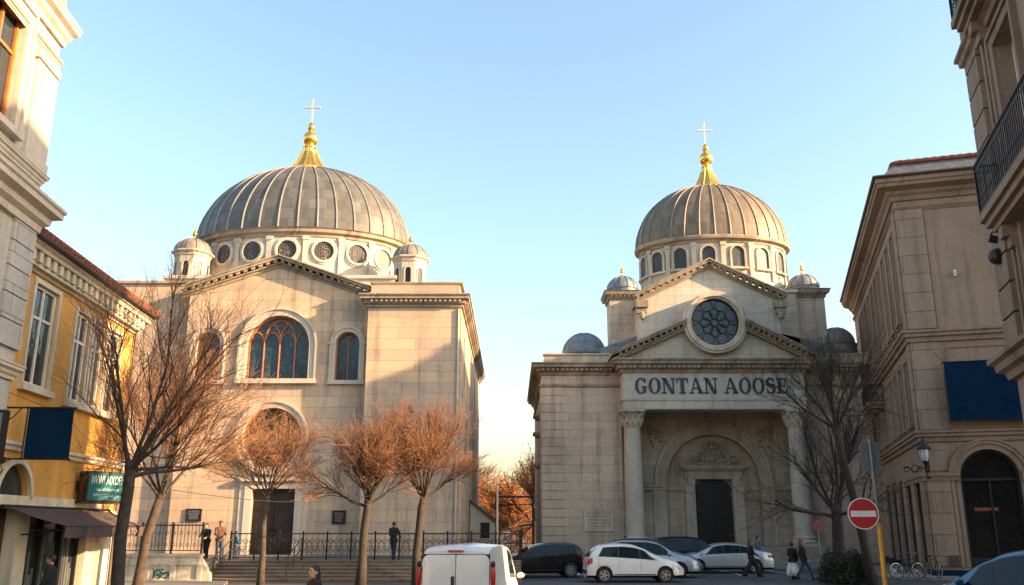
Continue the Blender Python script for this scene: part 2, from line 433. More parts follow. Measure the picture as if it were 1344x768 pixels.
class Frame:
    """a wall plane: u along, d outward, z up"""
    def __init__(s, o, udir, out):
        s.o, s.u, s.n = Vector(o), Vector(udir).normalized(), Vector(out).normalized()
    def p(s, u, d, z): return s.o+s.u*u+s.n*d+Vector((0,0,z))
    def box(s, mb, u0, u1, d0, d1, z0, z1, mi=0):
        c = [s.p(u,d,z) for z in (z0,z1) for u, d in ((u0,d0),(u1,d0),(u1,d1),(u0,d1))]
        mb.add(c, [(0,3,2,1),(4,5,6,7),(0,1,5,4),(1,2,6,5),(2,3,7,6),(3,0,4,7)], mi)
    def prism(s, mb, pts, d0, d1, mi=0):
        n = len(pts)
        vs = [s.p(u,d0,z) for u,z in pts]+[s.p(u,d1,z) for u,z in pts]
        fs = [tuple(range(n)), tuple(range(2*n-1, n-1, -1))]+[(i,(i+1)%n,n+(i+1)%n,n+i) for i in range(n)]
        mb.add(vs, fs, mi)
    def strip(s, mb, inner, outer, d0, d1, closed=False, mi=0):
        """a band between two equal-length polylines, extruded from d0 to d1"""
        n = len(inner)
        vs = []
        for (a, b) in zip(inner, outer):
            vs += [s.p(a[0],d0,a[1]), s.p(b[0],d0,b[1]), s.p(b[0],d1,b[1]), s.p(a[0],d1,a[1])]
        fs = []
        for i in range(n if closed else n-1):
            j = (i+1) % n
            for q in range(4):
                fs.append((i*4+q, j*4+q, j*4+(q+1) % 4, i*4+(q+1) % 4))
        if not closed: fs += [(0,1,2,3), ((n-1)*4+3,(n-1)*4+2,(n-1)*4+1,(n-1)*4)]
        mb.add(vs, fs, mi)
    def ring(s, mb, cu, cz, r0, r1, d0, d1, n=40, mi=0):
        A = [2*PI*i/n for i in range(n)]
        s.strip(mb, [(cu+r0*math.cos(a), cz+r0*math.sin(a)) for a in A], [(cu+r1*math.cos(a), cz+r1*math.sin(a)) for a in A], d0, d1, True, mi)
    def arch(s, mb, cu, zs, r0, r1, z0, d0, d1, n=24, mi=0):
        """arched band with straight legs down to z0 (spring line at zs)"""
        A = [PI*i/n for i in range(n+1)]
        inn = [(cu+r0, z0)]+[(cu+r0*math.cos(a), zs+r0*math.sin(a)) for a in A]+[(cu-r0, z0)]
        out = [(cu+r1, z0)]+[(cu+r1*math.cos(a), zs+r1*math.sin(a)) for a in A]+[(cu-r1, z0)]
        s.strip(mb, inn, out, d0, d1, False, mi)
    def archpoly(s, cu, zs, r, z0, n=24):
        return [(cu-r, z0), (cu+r, z0)]+[(cu+r*math.cos(PI*i/n), zs+r*math.sin(PI*i/n)) for i in range(n+1)]
    def disc(s, mb, cu, cz, r, d0, d1, n=40, mi=0):
        s.prism(mb, [(cu+r*math.cos(2*PI*i/n), cz+r*math.sin(2*PI*i/n)) for i in range(n)], d0, d1, mi)
    def tube(s, mb, pts, r, n=5, mi=0): mb.tube([s.p(*q) for q in pts], r, n, True, mi)
    def wall(s, mb, u0, u1, z0, z1, holes, depth=0.25, mi=0, rmi=None, back=True):
        """wall skin with real openings. hole: (a, b, z0, z1, kind) kind '', 'arch' or 'round'; reveals run inward by depth"""
        rmi = mi if rmi is None else rmi
        U = sorted(set([u0,u1]+[h[0] for h in holes]+[h[1] for h in holes]))
        Z = sorted(set([z0,z1]+[h[2] for h in holes]+[h[3] for h in holes]))
        U = [x for x in U if u0 <= x <= u1]; Z = [x for x in Z if z0 <= x <= z1]
        for a, b in zip(U, U[1:]):
            run = None
            for c, d in list(zip(Z, Z[1:]))+[(None, None)]:
                inside = c is None or any(h[0] <= (a+b)/2 <= h[1] and h[2] <= (c+d)/2 <= h[3] for h in holes)
                if inside:
                    if run: mb.quad(s.p(a,0,run[0]), s.p(b,0,run[0]), s.p(b,0,run[1]), s.p(a,0,run[1]), mi)
                    run = None
                else: run = (run[0] if run else c, d)
        for h in holes:
            a, b, c, d = h[:4]; k = h[4] if len(h) > 4 else ''
            cu, r = (a+b)/2, (b-a)/2
            if k == 'arch':
                zs = d-r
                arc = [(cu+r*math.cos(PI*i/20), zs+r*math.sin(PI*i/20)) for i in range(21)]
                mb.add([s.p(b,0,d)]+[s.p(x,0,z) for x, z in arc[:11]], [tuple(range(12))], mi)
                mb.add([s.p(a,0,d)]+[s.p(x,0,z) for x, z in arc[10:]], [tuple(range(12))], mi)
                loop = [(a,c),(b,c)]+arc
            elif k == 'round':
                zc = (c+d)/2
                loop = [(cu+r*math.cos(2*PI*i/40), zc+r*math.sin(2*PI*i/40)) for i in range(40)]
                for q, (ca, cb) in enumerate(((b,d),(a,d),(a,c),(b,c))):
                    seg = [loop[(q*10+i) % 40] for i in range(11)]
                    mb.add([s.p(ca,0,cb)]+[s.p(x,0,z) for x, z in seg], [tuple(range(12))], mi)
            else: loop = [(a,c),(b,c),(b,d),(a,d)]
            n = len(loop)
            for i in range(n):
                p, q = loop[i], loop[(i+1) % n]
                mb.quad(s.p(p[0],0,p[1]), s.p(q[0],0,q[1]), s.p(q[0],-depth,q[1]), s.p(p[0],-depth,p[1]), rmi)

def obj(name, mb, mats, parent=None, smooth=False, kind=None, sharp=35):
    me = bpy.data.meshes.new(name)
    vs = mb.v
    if mb.off is not None:
        o = mb.off
        vs = [(v[0]-o.x, v[1]-o.y, v[2]-o.z) for v in vs]
    me.from_pydata(vs, [], mb.f)
    if not isinstance(mats, (list, tuple)): mats = [mats]
    for m in mats: me.materials.append(M[m] if isinstance(m, str) else m)
    if len(mats) > 1: me.polygons.foreach_set('material_index', mb.mi)
    bm = bmesh.new(); bm.from_mesh(me)
    if len(bm.faces) < 60000: bmesh.ops.recalc_face_normals(bm, faces=bm.faces)
    bm.to_mesh(me); bm.free()
    if smooth:
        me.polygons.foreach_set('use_smooth', [True]*len(me.polygons))
        if sharp: me.set_sharp_from_angle(angle=R(sharp))
    me.update()
    ob = bpy.data.objects.new(name, me)
    C.objects.link(ob)
    if parent is not None: ob.parent = parent
    if kind: ob['kind'] = kind
    return ob
def tag(o, label, cat, group=None):
    o['label'] = label; o['category'] = cat
    if group: o['group'] = group
    return o
def thing(name, label, cat, loc=(0,0,0), rotz=0.0, group=None):
    o = bpy.data.objects.new(name, None); C.objects.link(o)
    o.empty_display_size = 0.3
    o.location = loc; o.rotation_euler = (0, 0, rotz)
    return tag(o, label, cat, group)
def dup(root, loc, rotz, label, scale=None):
    r = root.copy(); C.objects.link(r); r.location = loc; r.rotation_euler = (0,0,rotz); r['label'] = label
    if scale: r.scale = scale
    for ch in list(root.children):
        c = ch.copy(); C.objects.link(c); c.parent = r
        for g in ch.children:
            d = g.copy(); C.objects.link(d); d.parent = c
    return r

_dg = bpy.context.evaluated_depsgraph_get
def text_shape(txt, size=1.0, ext=0.0, fit=None):
    """flat lettering from the built-in font; returns verts (x, y) centred and faces"""
    cu = bpy.data.curves.new('lettering', 'FONT'); cu.body = txt; cu.size = size; cu.extrude = ext
    cu.align_x = 'CENTER'; cu.align_y = 'CENTER'; cu.resolution_u = 3
    o = bpy.data.objects.new('lettering', cu); C.objects.link(o)
    bpy.context.view_layer.update()
    me = o.evaluated_get(_dg()).to_mesh()
    vs = [tuple(v.co) for v in me.vertices]; fs = [tuple(p.vertices) for p in me.polygons]
    o.to_mesh_clear() if False else None
    bpy.data.objects.remove(o); bpy.data.curves.remove(cu)
    if fit and vs:
        w_ = max(v[0] for v in vs)-min(v[0] for v in vs)
        k = fit/max(w_, 1e-6); vs = [(v[0]*k, v[1], v[2]) for v in vs]
    return vs, fs
def write(mb, fr, txt, cu, cz, size, d, fit=None, mi=0):
    vs, fs = text_shape(txt, size, 0.0, fit)
    mb.add([fr.p(cu+v[0], d, cz+v[1]) for v in vs], fs, mi)
# ================================================================== ground
def ground():
    g = MB(); g.box(-900, 900, -300, 1500, -0.5, 0)
    obj('road', g, 'asphalt', kind='structure')
    p = MB(); p.box(2.5, 24.0, 50.9, 53.2, 0.0, 0.12); p.box(1.2, 2.0, 50.9, 80, 0.0, 0.12); p.box(2.0, 2.5, 50.9, 58, 0, 0.12)
    obj('pavement', p, 'paving', kind='structure')
    k = MB(); k.box(1.2, 24.0, 50.75, 50.9, 0, 0.13)
    obj('kerb', k, 'kerb', kind='structure')
    p = MB(); p.add([(-30,2,0.12),(-8.6,2,0.12),(-9.8,30,0.12),(-11.6,37.6,0.12),(-30,37.6,0.12),
                     (-30,2,-.01),(-8.6,2,-.01),(-9.8,30,-.01),(-11.6,37.6,-.01),(-30,37.6,-.01)],
                    [(0,1,2,3,4),(1,0,5,6),(2,1,6,7),(3,2,7,8),(4,3,8,9)])
    obj('pavement', p, 'paving', kind='structure')
    p = MB()
    a, b = Vector((math.cos(R(16.5)), -math.sin(R(16.5)), 0)), Vector((math.sin(R(16.5)), math.cos(R(16.5)), 0))
    o = Vector((19.25, 41.6, 0.12))
    q = [o-a*2.4-b*1.8, o+a*30-b*1.8, o+a*30+b*1, o+b*0.0+a*0.0, o+b*9, o-a*2.4+b*9]
    n = len(q)
    p.add(q+[x-Vector((0,0,.13)) for x in q], [tuple(range(n))]+[(i,(i+1)%n,n+(i+1)%n,n+i) for i in range(n)])
    obj('pavement', p, 'paving', kind='structure')
    l = MB()
    for i in range(6): l.box(0.6+i*2.6, 0.72+i*2.6, 44.2, 48.8, 0.0, 0.004)
    l.box(0.6, 13.8, 48.8, 48.92, 0.0, 0.004)
    obj('road_marking', l, 'line', kind='structure')
ground()

# ================================================================== left church
LC = Vector((-13.3, 49.0, 0))
lc = thing('domed_church', 'broad pale stone church with wide grey ribbed dome, lit gable and tall arched windows', 'church', LC)
def L_(): return MB(LC)
F = Frame((0,49,0), (1,0,0), (0,-1,0))
AW = (-15.08, -11.52, 10.28, 13.95)
RWn = (-10.02, -8.68, 10.2, 13.0)
LWn = (-17.95, -16.6, 10.2, 13.0)
RD = (-14.93, -11.67, 5.40, 8.66)
DR = (-14.17, -11.80, 0.75, 4.25)
m = L_()
F.wall(m, -18.6, -8.1, 0.75, 15.3, [AW+('arch',), RWn+('arch',), LWn+('arch',), RD+('round',), DR], 0.42)
m.add([F.p(-18.6,0,15.3), F.p(-8.1,0,15.3), F.p(-13.5,0,17.15)], [(0,1,2)])
obj('wall', m, 'lc_stone', lc)

def raking(mb, fr, a, top, b, layers, dent=None):
    for (d, t0, t1) in layers:
        for p, q in ((a, top), (top, b)):
            fr.prism(mb, [(p[0], p[1]+t0), (q[0], q[1]+t0), (q[0], q[1]+t1), (p[0], p[1]+t1)], 0.002, d)
    if dent:
        w_, h_, sp, d, t = dent
        for p, q in ((a, top), (top, b)):
            n = int(abs(q[0]-p[0])/sp)
            for i in range(n):
                f = (i+0.5)/n
                u, z = p[0]+(q[0]-p[0])*f, p[1]+(q[1]-p[1])*f+t
                sl_ = (q[1]-p[1])/(q[0]-p[0])
                fr.prism(mb, [(u-w_/2, z-sl_*w_/2), (u+w_/2, z+sl_*w_/2), (u+w_/2, z+h_+sl_*w_/2), (u-w_/2, z+h_-sl_*w_/2)], 0.001, d)
m = L_()
raking(m, F, (-19.0,15.12), (-13.5,17.02), (-8.1,15.12), [(0.10,-0.16,0.0), (0.26,0.0,0.10), (0.50,0.24,0.40), (0.60,0.40,0.48)], (0.19, 0.15, 0.40, 0.42, 0.095))
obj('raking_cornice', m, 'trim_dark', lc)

# wing on the right of the gable
W = Frame((0,48,0), (1,0,0), (0,-1,0))
WS = Frame((-2.85,0,0), (0,1,0), (1,0,0))
m = L_()
W.wall(m, -8.1, -2.85, 0.75, 14.4, [], 0)
sideholes = [(51.2,52.5,9.6,13.2),(53.5,55.3,4.2,8.4),(58.5,60.3,4.2,8.4),(64,66,4.2,8.6),(59,60.3,9.6,13.2),(66,67.3,9.6,13.2)]
WS.wall(m, 48, 76, 0.0, 14.4, sideholes, 0.4)
m.quad((-8.1,48,.75), (-8.1,49,.75), (-8.1,49,14.4), (-8.1,48,14.4))
m.box(-8.0, -2.97, 48.12, 75.9, 14.9, 15.62)
obj('wing_wall', m, 'lc_stone', lc)
for h in sideholes: g = L_(); g.quad(WS.p(h[0],-.38,h[2]), WS.p(h[1],-.38,h[2]), WS.p(h[1],-.38,h[3]), WS.p(h[0],-.38,h[3])); obj('side_window', g, 'window_dark', lc)
m = L_()
prof = [(0.002,14.2),(0.10,14.2),(0.10,14.34),(0.22,14.40),(0.22,14.58),(0.42,14.64),(0.42,14.80),(0.50,14.84),(0.50,14.92),(0.002,14.95)]
m.sweep([(-8.1,49),(-8.1,48),(-2.85,48),(-2.85,76)], prof)
for i in range(19):
    u = -7.95+i*0.275
    W.box(m, u, u+0.15, 0.2, 0.36, 14.46, 14.60)
for i in range(80):
    WS.box(m, 48.2+i*0.34, 48.38+i*0.34, 0.2, 0.36, 14.46, 14.60)
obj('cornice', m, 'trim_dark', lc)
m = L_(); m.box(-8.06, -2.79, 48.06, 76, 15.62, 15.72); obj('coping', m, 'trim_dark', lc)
# block on the left of the gable
m = L_()
LB_ = Frame((0,49.5,0), (1,0,0), (0,-1,0))
LB_.wall(m, -25.0, -18.6, 0.75, 16.0, [], 0)
m.box(-25.0, -18.62, 49.52, 60, 0.7, 15.98)
obj('side_block', m, 'lc_stone', lc)
m = L_(); m.box(-25.1, -18.5, 49.35, 60, 16.0, 16.16); obj('coping', m, 'trim_dark', lc)
# roofs behind
m = L_()
m.box(-18.6, -8.0, 49.05, 76, 14.0, 15.2)
m.add([(-18.9,49.0,15.3),(-8.1,49.0,15.3),(-13.5,49.0,17.35),(-18.9,53.5,15.3),(-8.1,53.5,15.3),(-13.5,53.5,17.35)], [(0,2,5,3),(1,4,5,2),(3,5,4)])
m.box(-8.0, -3.0, 48.5, 75.8, 14.2, 14.86)
obj('roof', m, 'slate', lc)
m = L_()
m.box(-21.2, -7.2, 51.6, 63, 14.9, 17.1)
m.sweep([(-21.2,63),(-21.2,51.6),(-7.2,51.6),(-7.2,63)], [(0.002,16.85),(0.14,16.9),(0.14,17.1),(0.002,17.13)])
obj('drum_base', m, 'drum', lc)

def arched_face(fr, cu, zs, r, z0): return fr.archpoly(cu, zs, r, z0)

def dome_set(root, off, dc, rx, ky, z_rim, hgt, drum_r, drum_z0, nwin, win, nrib, lead_m, prefix_mats, gold, roundw, a_off=0.0, rimw=0.45):
    cx, cy = dc
    mk = lambda: MB(off)
    # drum wall
    m = mk()
    m.lathe(cx, cy, [(drum_r+.25,drum_z0),(drum_r+.25,drum_z0+.35),(drum_r+.12,drum_z0+.45),(drum_r+.12,drum_z0+.85),(drum_r,drum_z0+.95),(drum_r,z_rim-.45)], 96, ky)
    dr = obj('drum', m, 'drum', root, True)
    # pilaster strips between windows, windows
    for i in range(nwin):
        for half in (0, 1):
            a = 2*PI*(i+0.5*half)/nwin+a_off
            x, y = cx+drum_r*math.cos(a), cy+ky*drum_r*math.sin(a)
            nrm = Vector((ky*math.cos(a), math.sin(a), 0)).normalized()
            tan = Vector((-math.sin(a), ky*math.cos(a), 0)).normalized()
            fr = Frame((x, y, 0), tan, nrm)
            if nrm.y > 0.55: continue
            if half:
                st = mk(); fr.box(st, -0.17, 0.17, -0.1, 0.14, drum_z0+.95, z_rim-.45)
                fr.box(st, -0.22, 0.22, -0.1, 0.19, z_rim-.72, z_rim-.5); obj('drum_pilaster', st, 'drum', root)
                continue
            r, zc, zlow = win
            wf = mk()
            if roundw:
                fr.ring(wf, 0, zc, r, r+.13, -0.08, 0.16, 32)
                fr.ring(wf, 0, zc, r+.13, r+.24, -0.08, 0.07, 32)
                wo = obj('window_surround', wf, 'drum', root)
                gl = mk(); fr.disc(gl, 0, zc, r+.02, -0.1, 0.05, 32)
                obj('grille', gl, 'lattice_lc', wo)
            else:
                fr.arch(wf, 0, zc, r, r+.15, zlow, -0.1, 0.17, 16)
                fr.box(wf, -r-.25, r+.25, -0.1, 0.22, zlow-.16, zlow)
                wo = obj('window_surround', wf, 'trim', root)
                gl = mk(); fr.prism(gl, fr.archpoly(0, zc, r+.02, zlow, 16), -0.1, 0.05)
                obj('pane', gl, 'lattice_rc', wo)
    # rim cornice
    m = mk()
    q = drum_r
    m.lathe(cx, cy, [(q-.05,z_rim-.5),(q+.12,z_rim-.48),(q+.16,z_rim-.3),(q+rimw,z_rim-.22),(q+rimw+.05,z_rim-.02),(rx+.1,z_rim+.05),(rx-.2,z_rim+.1)], 96, ky)
    obj('dome_cornice', m, 'trim_dark', root, True)
    # shell
    m = mk()
    pr_ = [(rx*math.cos(PI/2*i/22), z_rim+.04+hgt*math.sin(PI/2*i/22)) for i in range(23)]
    pr_[-1] = (0.05, pr_[-1][1])
    m.lathe(cx, cy, pr_, 96, ky)
    sh = obj('dome', m, lead_m, root, True)
    m = mk()
    for i in range(nrib):
        a = 2*PI*(i+.5)/nrib
        pts = []
        for k in range(15):
            t = PI/2*k/15.5
            pts.append((cx+rx*math.cos(t)*math.cos(a), cy+ky*rx*math.cos(t)*math.sin(a), z_rim+.06+hgt*math.sin(t)))
        m.tube(pts, [0.08*(1-.6*k/15) for k in range(15)], 5)
    obj('rib', m, prefix_mats, sh, True)
    # gilded finial
    zt = z_rim+hgt-.25
    b, H = gold
    k = H/6.0
    fn = mk()
    prof = [(b*1.08,zt-.1),(b*1.08,zt+.12),(b,zt+.2)]
    for i in range(9):
        f = i/8
        prof.append((b*(1-f)+b*.44*f-b*.06*math.sin(PI*f), zt+.2+1.42*k*f))
    z1 = zt+.2+1.42*k
    prof += [(b*.44,z1),(b*.44,z1+.08*k),(b*.22,z1+.12*k),(b*.24,z1+.42*k),(b*.36,z1+.46*k),(b*.36,z1+.54*k),(b*.14,z1+.60*k),(b*.12,z1+.7*k)]
    fn.lathe(cx, cy, prof, 16)
    for i in range(12):
        a = 2*PI*i/12
        fn.tube([(cx+r*1.01*math.cos(a), cy+r*1.01*math.sin(a), z) for r, z in prof[2:12]], 0.05*k, 5)
    for i in range(8):
        a = 2*PI*i/8
        fn.tube([(cx+b*.36*math.cos(a), cy+b*.36*math.sin(a), z1+.05*k), (cx+b*.32*math.cos(a), cy+b*.32*math.sin(a), z1+.48*k)], 0.05*k, 5)
    z2 = z1+.72*k
    fn.sphere((cx,cy,z2+.46*k), .57*k, 20, 14)
    fn.lathe(cx, cy, [(.10*k,z2+.95*k),(.2*k,z2+1.08*k),(.08*k,z2+1.14*k)], 12)
    fn.sphere((cx,cy,z2+1.40*k), .28*k, 14, 10)
    fn.lathe(cx, cy, [(.07*k,z2+1.64*k),(.13*k,z2+1.72*k),(.05*k,z2+1.85*k)], 10)
    fo = obj('finial', fn, 'gold', root, True)
    cr = mk()
    z3 = z2+1.8*k
    t = .055*k
    cr.box(cx-t, cx+t, cy-t, cy+t, z3, z3+1.85*k)
    for s_ in (-1, 1): cr.box(cx+s_*t if s_ > 0 else cx-.52*k, cx+.52*k if s_ > 0 else cx-t, cy-t, cy+t, z3+1.22*k, z3+1.33*k)
    for q in ((0, 1.9), (-.55, 1.275), (.55, 1.275)): cr.sphere((cx+q[0]*k, cy, z3+q[1]*k), .085*k, 8, 6)
    obj('cross', cr, 'gold_pale', fo)

M['lead_lc'] = lead('ribbed_lead', (0.125, 0.12, 0.11), -14.1-LC.x, 56.5-LC.y, 36, 0.75, 0.62)
M['lead_rc'] = lead('mottled_lead', (0.165, 0.13, 0.092), 15.4-13, 64.5-58, 32, 0.85, 0.66)
M['rib_lc'] = plain('lead_rolls', (0.19, 0.18, 0.165), 0.6, 0.1, 0.2, 3)
M['rib_rc'] = plain('worn_lead_rolls', (0.19, 0.14, 0.095), 0.6, 0.1, 0.25, 3)
dome_set(lc, LC, (-14.1,56.5), 7.1, 0.62, 20.4, 5.65, 6.55, 16.6, 18, (0.62,19.0,0), 36, 'lead_lc', 'rib_lc', (1.30,5.6), True, a_off=R(270))

def turret(root, off, cx, cy, r, z0, z1, hd, fin, mat='drum', leadm='lead_turret'):
    m = MB(off)
    m.lathe(cx, cy, [(r,z0),(r,z1-.28),(r+.06,z1-.26),(r+.08,z1-.1),(r+.24,z1-.02),(r+.24,z1+.06),(r*.9,z1+.08)], 8, a0=R(22.5))
    t = obj('turret', m, mat, root)
    for i in range(8):
        a = R(45*i)
        if math.sin(a) > 0.3: continue
        d = r*math.cos(R(22.5))
        fr = Frame((cx+d*math.cos(a), cy+d*math.sin(a), 0), (-math.sin(a), math.cos(a), 0), (math.cos(a), math.sin(a), 0))
        g = MB(off); fr.prism(g, fr.archpoly(0, z1-.85, .17, z1-1.75, 10), -.05, .012)
        wo = obj('window', g, 'window_dark', t)
        g = MB(off); fr.arch(g, 0, z1-.85, .17, .25, z1-1.75, -.05, .06, 10)
        obj('window_frame', g, 'lc_trim', t)
    m = MB(off)
    m.lathe(cx, cy, [((r+.1)*math.cos(PI/2*i/9), z1+.07+hd*math.sin(PI/2*i/9)) for i in range(9)]+[(.12,z1+.07+hd)], 24)
    for i in range(12):
        a = 2*PI*i/12
        m.tube([(cx+(r+.1)*math.cos(PI/2*k/9)*math.cos(a), cy+(r+.1)*math.cos(PI/2*k/9)*math.sin(a), z1+.08+hd*math.sin(PI/2*k/9)) for k in range(9)], .03, 4)
    obj('turret_dome', m, leadm, root, True)
    f = MB(off)
    zt = z1+hd
    f.lathe(cx, cy, [(.14,zt),(.10,zt+.15),(.05,zt+.2),(.05,zt+.25)], 10)
    f.sphere((cx,cy,zt+.25+.16), .17, 12, 8)
    f.lathe(cx, cy, [(.07,zt+.55),(.05,zt+.62),(.015,zt+fin)], 8)
    obj('turret_finial', f, 'gold', root, True)
M['lead_turret'] = plain('turret_lead', (0.20, 0.175, 0.14), 0.55, 0.1, 0.3, 3)
turret(lc, LC, -20.05, 52.6, 1.05, 15.2, 18.75, .95, .85)
turret(lc, LC, -6.38, 52.6, 1.02, 15.2, 18.35, .95, .85)

# the tall arched window
cu, r = (AW[0]+AW[1])/2, (AW[1]-AW[0])/2
zs = AW[3]-r
m = L_()
F.arch(m, cu, zs, r, r+.34, AW[2], 0.002, 0.12, 28); F.arch(m, cu, zs, r+.34, r+.46, AW[2], 0.002, 0.20, 28)
F.box(m, cu-r-.5, cu+r+.5, 0.002, 0.26, AW[2]-.26, AW[2])
aw = obj('arched_window', m, 'lc_trim', lc)
g = L_(); F.prism(g, F.archpoly(cu, zs, r+.01, AW[2]-.01, 28), -.40, -.36); obj('pane', g, 'blue_pane', aw)
t_ = L_()
F.arch(t_, cu, zs, r-.09, r, AW[2], -.355, -.22, 28)
def bar(mb, pts, w_=.055, fr=F): fr.tube(mb, [(u,-.30,z) for u,z in pts], w_, 5)
us = [cu-r+2*r*i/4 for i in (1,2,3)]
for u in us: bar(t_, [(u,AW[2]),(u,zs+.15)])
lw = 2*r/4
def clip(pts): return [(u,z) for u,z in pts if z < zs or (u-cu)**2+(z-zs)**2 <= (r-.04)**2]
# intersecting pointed arcs springing from every mullion
for i in range(4):
    a_, b_ = cu-r+lw*i, cu-r+lw*(i+1)
    h = .75
    for k in (1, -1):
        s0 = a_ if k > 0 else b_
        bar(t_, clip([(s0+k*lw*.5*(1-math.cos(R(90)*q/6)), zs+.1+h*math.sin(R(90)*q/6)) for q in range(7)]), .045)
for a_, b_ in ((us[0], us[1]), (us[2], us[1])):
    pass
for k in (1, -1):
    bar(t_, clip([(cu-k*r*.02+k*(r*.98)*(1-math.cos(R(80)*q/10))*1.0-0*k, zs+.3+1.55*math.sin(R(80)*q/10)) for q in range(11)]), .055)
    bar(t_, clip([(us[0 if k > 0 else 2]+k*lw*1.0*(1-math.cos(R(90)*q/8)), zs+.2+1.35*math.sin(R(90)*q/8)) for q in range(9)]), .055)
F.box(t_, cu-r, cu+r, -.355, -.25, AW[2], AW[2]+.10)
obj('tracery', t_, 'tracery', aw)
for wn in (RWn, LWn):
    cu, r = (wn[0]+wn[1])/2, (wn[1]-wn[0])/2; zs = wn[3]-r
    m = L_()
    F.arch(m, cu, zs, r, r+.22, wn[2], 0.002, 0.10, 20); F.arch(m, cu, zs, r+.22, r+.32, wn[2], 0.002, 0.17, 20)
    F.box(m, cu-r-.36, cu+r+.36, 0.002, 0.22, wn[2]-.22, wn[2])
    for s_ in (-1, 1): F.box(m, cu+s_*(r+.3)-.12, cu+s_*(r+.3)+.12, 0.002, .2, zs-.05, zs+.07)
    wo = obj('lancet_window', m, 'lc_trim', lc)
    g = L_(); F.prism(g, F.archpoly(cu, zs, r+.01, wn[2]-.01, 20), -.40, -.36); obj('pane', g, 'blue_pane' if wn is RWn else 'wheel_pane', wo)
    t_ = L_(); F.arch(t_, cu, zs, r-.07, r, wn[2], -.355, -.24, 20); F.box(t_, cu-.035, cu+.035, -.355, -.27, wn[2], zs+.1)
    for k in (1, -1): F.tube(t_, [(cu+k*r*(1-math.cos(R(85)*q/6)), -.31, zs+.1+.75*r*math.sin(R(85)*q/6)) for q in range(7)], .035, 4)
    obj('tracery', t_, 'tracery', wo)
cu, zc, r = (RD[0]+RD[1])/2, (RD[2]+RD[3])/2, (RD[1]-RD[0])/2
m = L_(); F.ring(m, cu, zc, r, r+.30, .002, .12, 48); F.ring(m, cu, zc, r+.30, r+.42, .002, .20, 48)
wo = obj('wheel_window', m, 'lc_trim', lc)
g = L_(); F.disc(g, cu, zc, r+.01, -.40, -.36, 48); obj('pane', g, 'wheel_pane', wo)
t_ = L_()
F.ring(t_, cu, zc, r-.08, r, -.355, -.22, 48); F.ring(t_, cu, zc, .32, .42, -.355, -.25, 24)
for i in range(12):
    a = 2*PI*i/12
    F.tube(t_, [(cu+.4*math.cos(a),-.3,zc+.4*math.sin(a)),(cu+(r-.05)*math.cos(a),-.3,zc+(r-.05)*math.sin(a))], .035, 4)
    a2 = a+PI/12
    F.ring(t_, cu+(r-.42)*math.cos(a2), zc+(r-.42)*math.sin(a2), .26, .31, -.34, -.27, 14)
obj('tracery', t_, 'tracery', wo)
# door
m = L_()
for a_, b_ in ((DR[0]-.38, DR[0]), (DR[1], DR[1]+.38)):
    F.box(m, a_, b_, .002, .14, .8, DR[3]); F.box(m, a_-.3 if a_ < -13 else b_, a_ if a_ < -13 else b_+.3, .002, .08, .8, DR[3]+.3)
F.box(m, DR[0]-.38, DR[1]+.38, .002, .16, DR[3], DR[3]+.38); F.box(m, DR[0]-.75, DR[1]+.75, .002, .32, DR[3]+.38, DR[3]+.56)
F.box(m, DR[1]+.1, DR[1]+.75, .15, .55, .8, 1.5)
obj('door_surround', m, 'lc_trim', lc)
d = L_()
mid = (DR[0]+DR[1])/2
d.box(DR[0], DR[1], 49.36, 49.40, .8, DR[3])
for a_, b_ in ((DR[0]+.04, mid-.02), (mid+.02, DR[1]-.04)):
    F.box(d, a_, b_, -.36, -.30, .82, DR[3]-.02)
    for z0, z1 in ((1.0,1.9),(2.05,3.0),(3.12,4.05)):
        F.box(d, a_+.16, b_-.16, -.30, -.265, z0, z1)
dd = obj('door', d, 'door_wood', lc)
h = L_(); F.box(h, mid-.14, mid-.09, -.30, -.22, 1.85, 2.15); F.box(h, mid+.09, mid+.14, -.30, -.22, 1.85, 2.15); obj('handle', h, 'iron', dd)
# plaques and camera
for (cx_, cz_, w_, h_, lines) in ((-17.24, 2.86, .84, .66, ('IN MASTA','SAANTIARE','LHIONAS','SECRAM')), (-9.37, 2.74, .72, .70, ('IBSISL','SLSLITA','TIOASE','DABA'))):
    p = L_(); F.box(p, cx_-w_/2, cx_+w_/2, .002, .06, cz_-h_/2, cz_+h_/2); F.strip(p, [(cx_-w_/2+.05,cz_-h_/2+.05),(cx_+w_/2-.05,cz_-h_/2+.05),(cx_+w_/2-.05,cz_+h_/2-.05),(cx_-w_/2+.05,cz_+h_/2-.05)],
        [(cx_-w_/2,cz_-h_/2),(cx_+w_/2,cz_-h_/2),(cx_+w_/2,cz_+h_/2),(cx_-w_/2,cz_+h_/2)], .061, .085, True)
    po = obj('plaque', p, 'plaque_dark', lc)
    x = L_()
    for i, tx in enumerate(lines): write(x, F, tx, cx_, cz_+h_*.27-i*h_*.18, .15, .066, w_*(.72 if i < 2 else .55))
    obj('lettering', x, 'plaque_text', po)
c_ = L_(); W.box(c_, -5.63, -5.51, .002, .18, 8.40, 8.50); c_.tube([W.p(-5.57,.12,8.38), W.p(-5.40,.5,8.26)], .085, 8); c_.sphere(W.p(-5.6,.16,8.52), .11)
obj('security_camera', c_, 'iron', lc)
x = L_(); x.tube([W.p(-2.85-.16,.06,.8), W.p(-2.85-.16,.06,14.1)], .055, 6); obj('downpipe', x, 'lc_trim', lc)

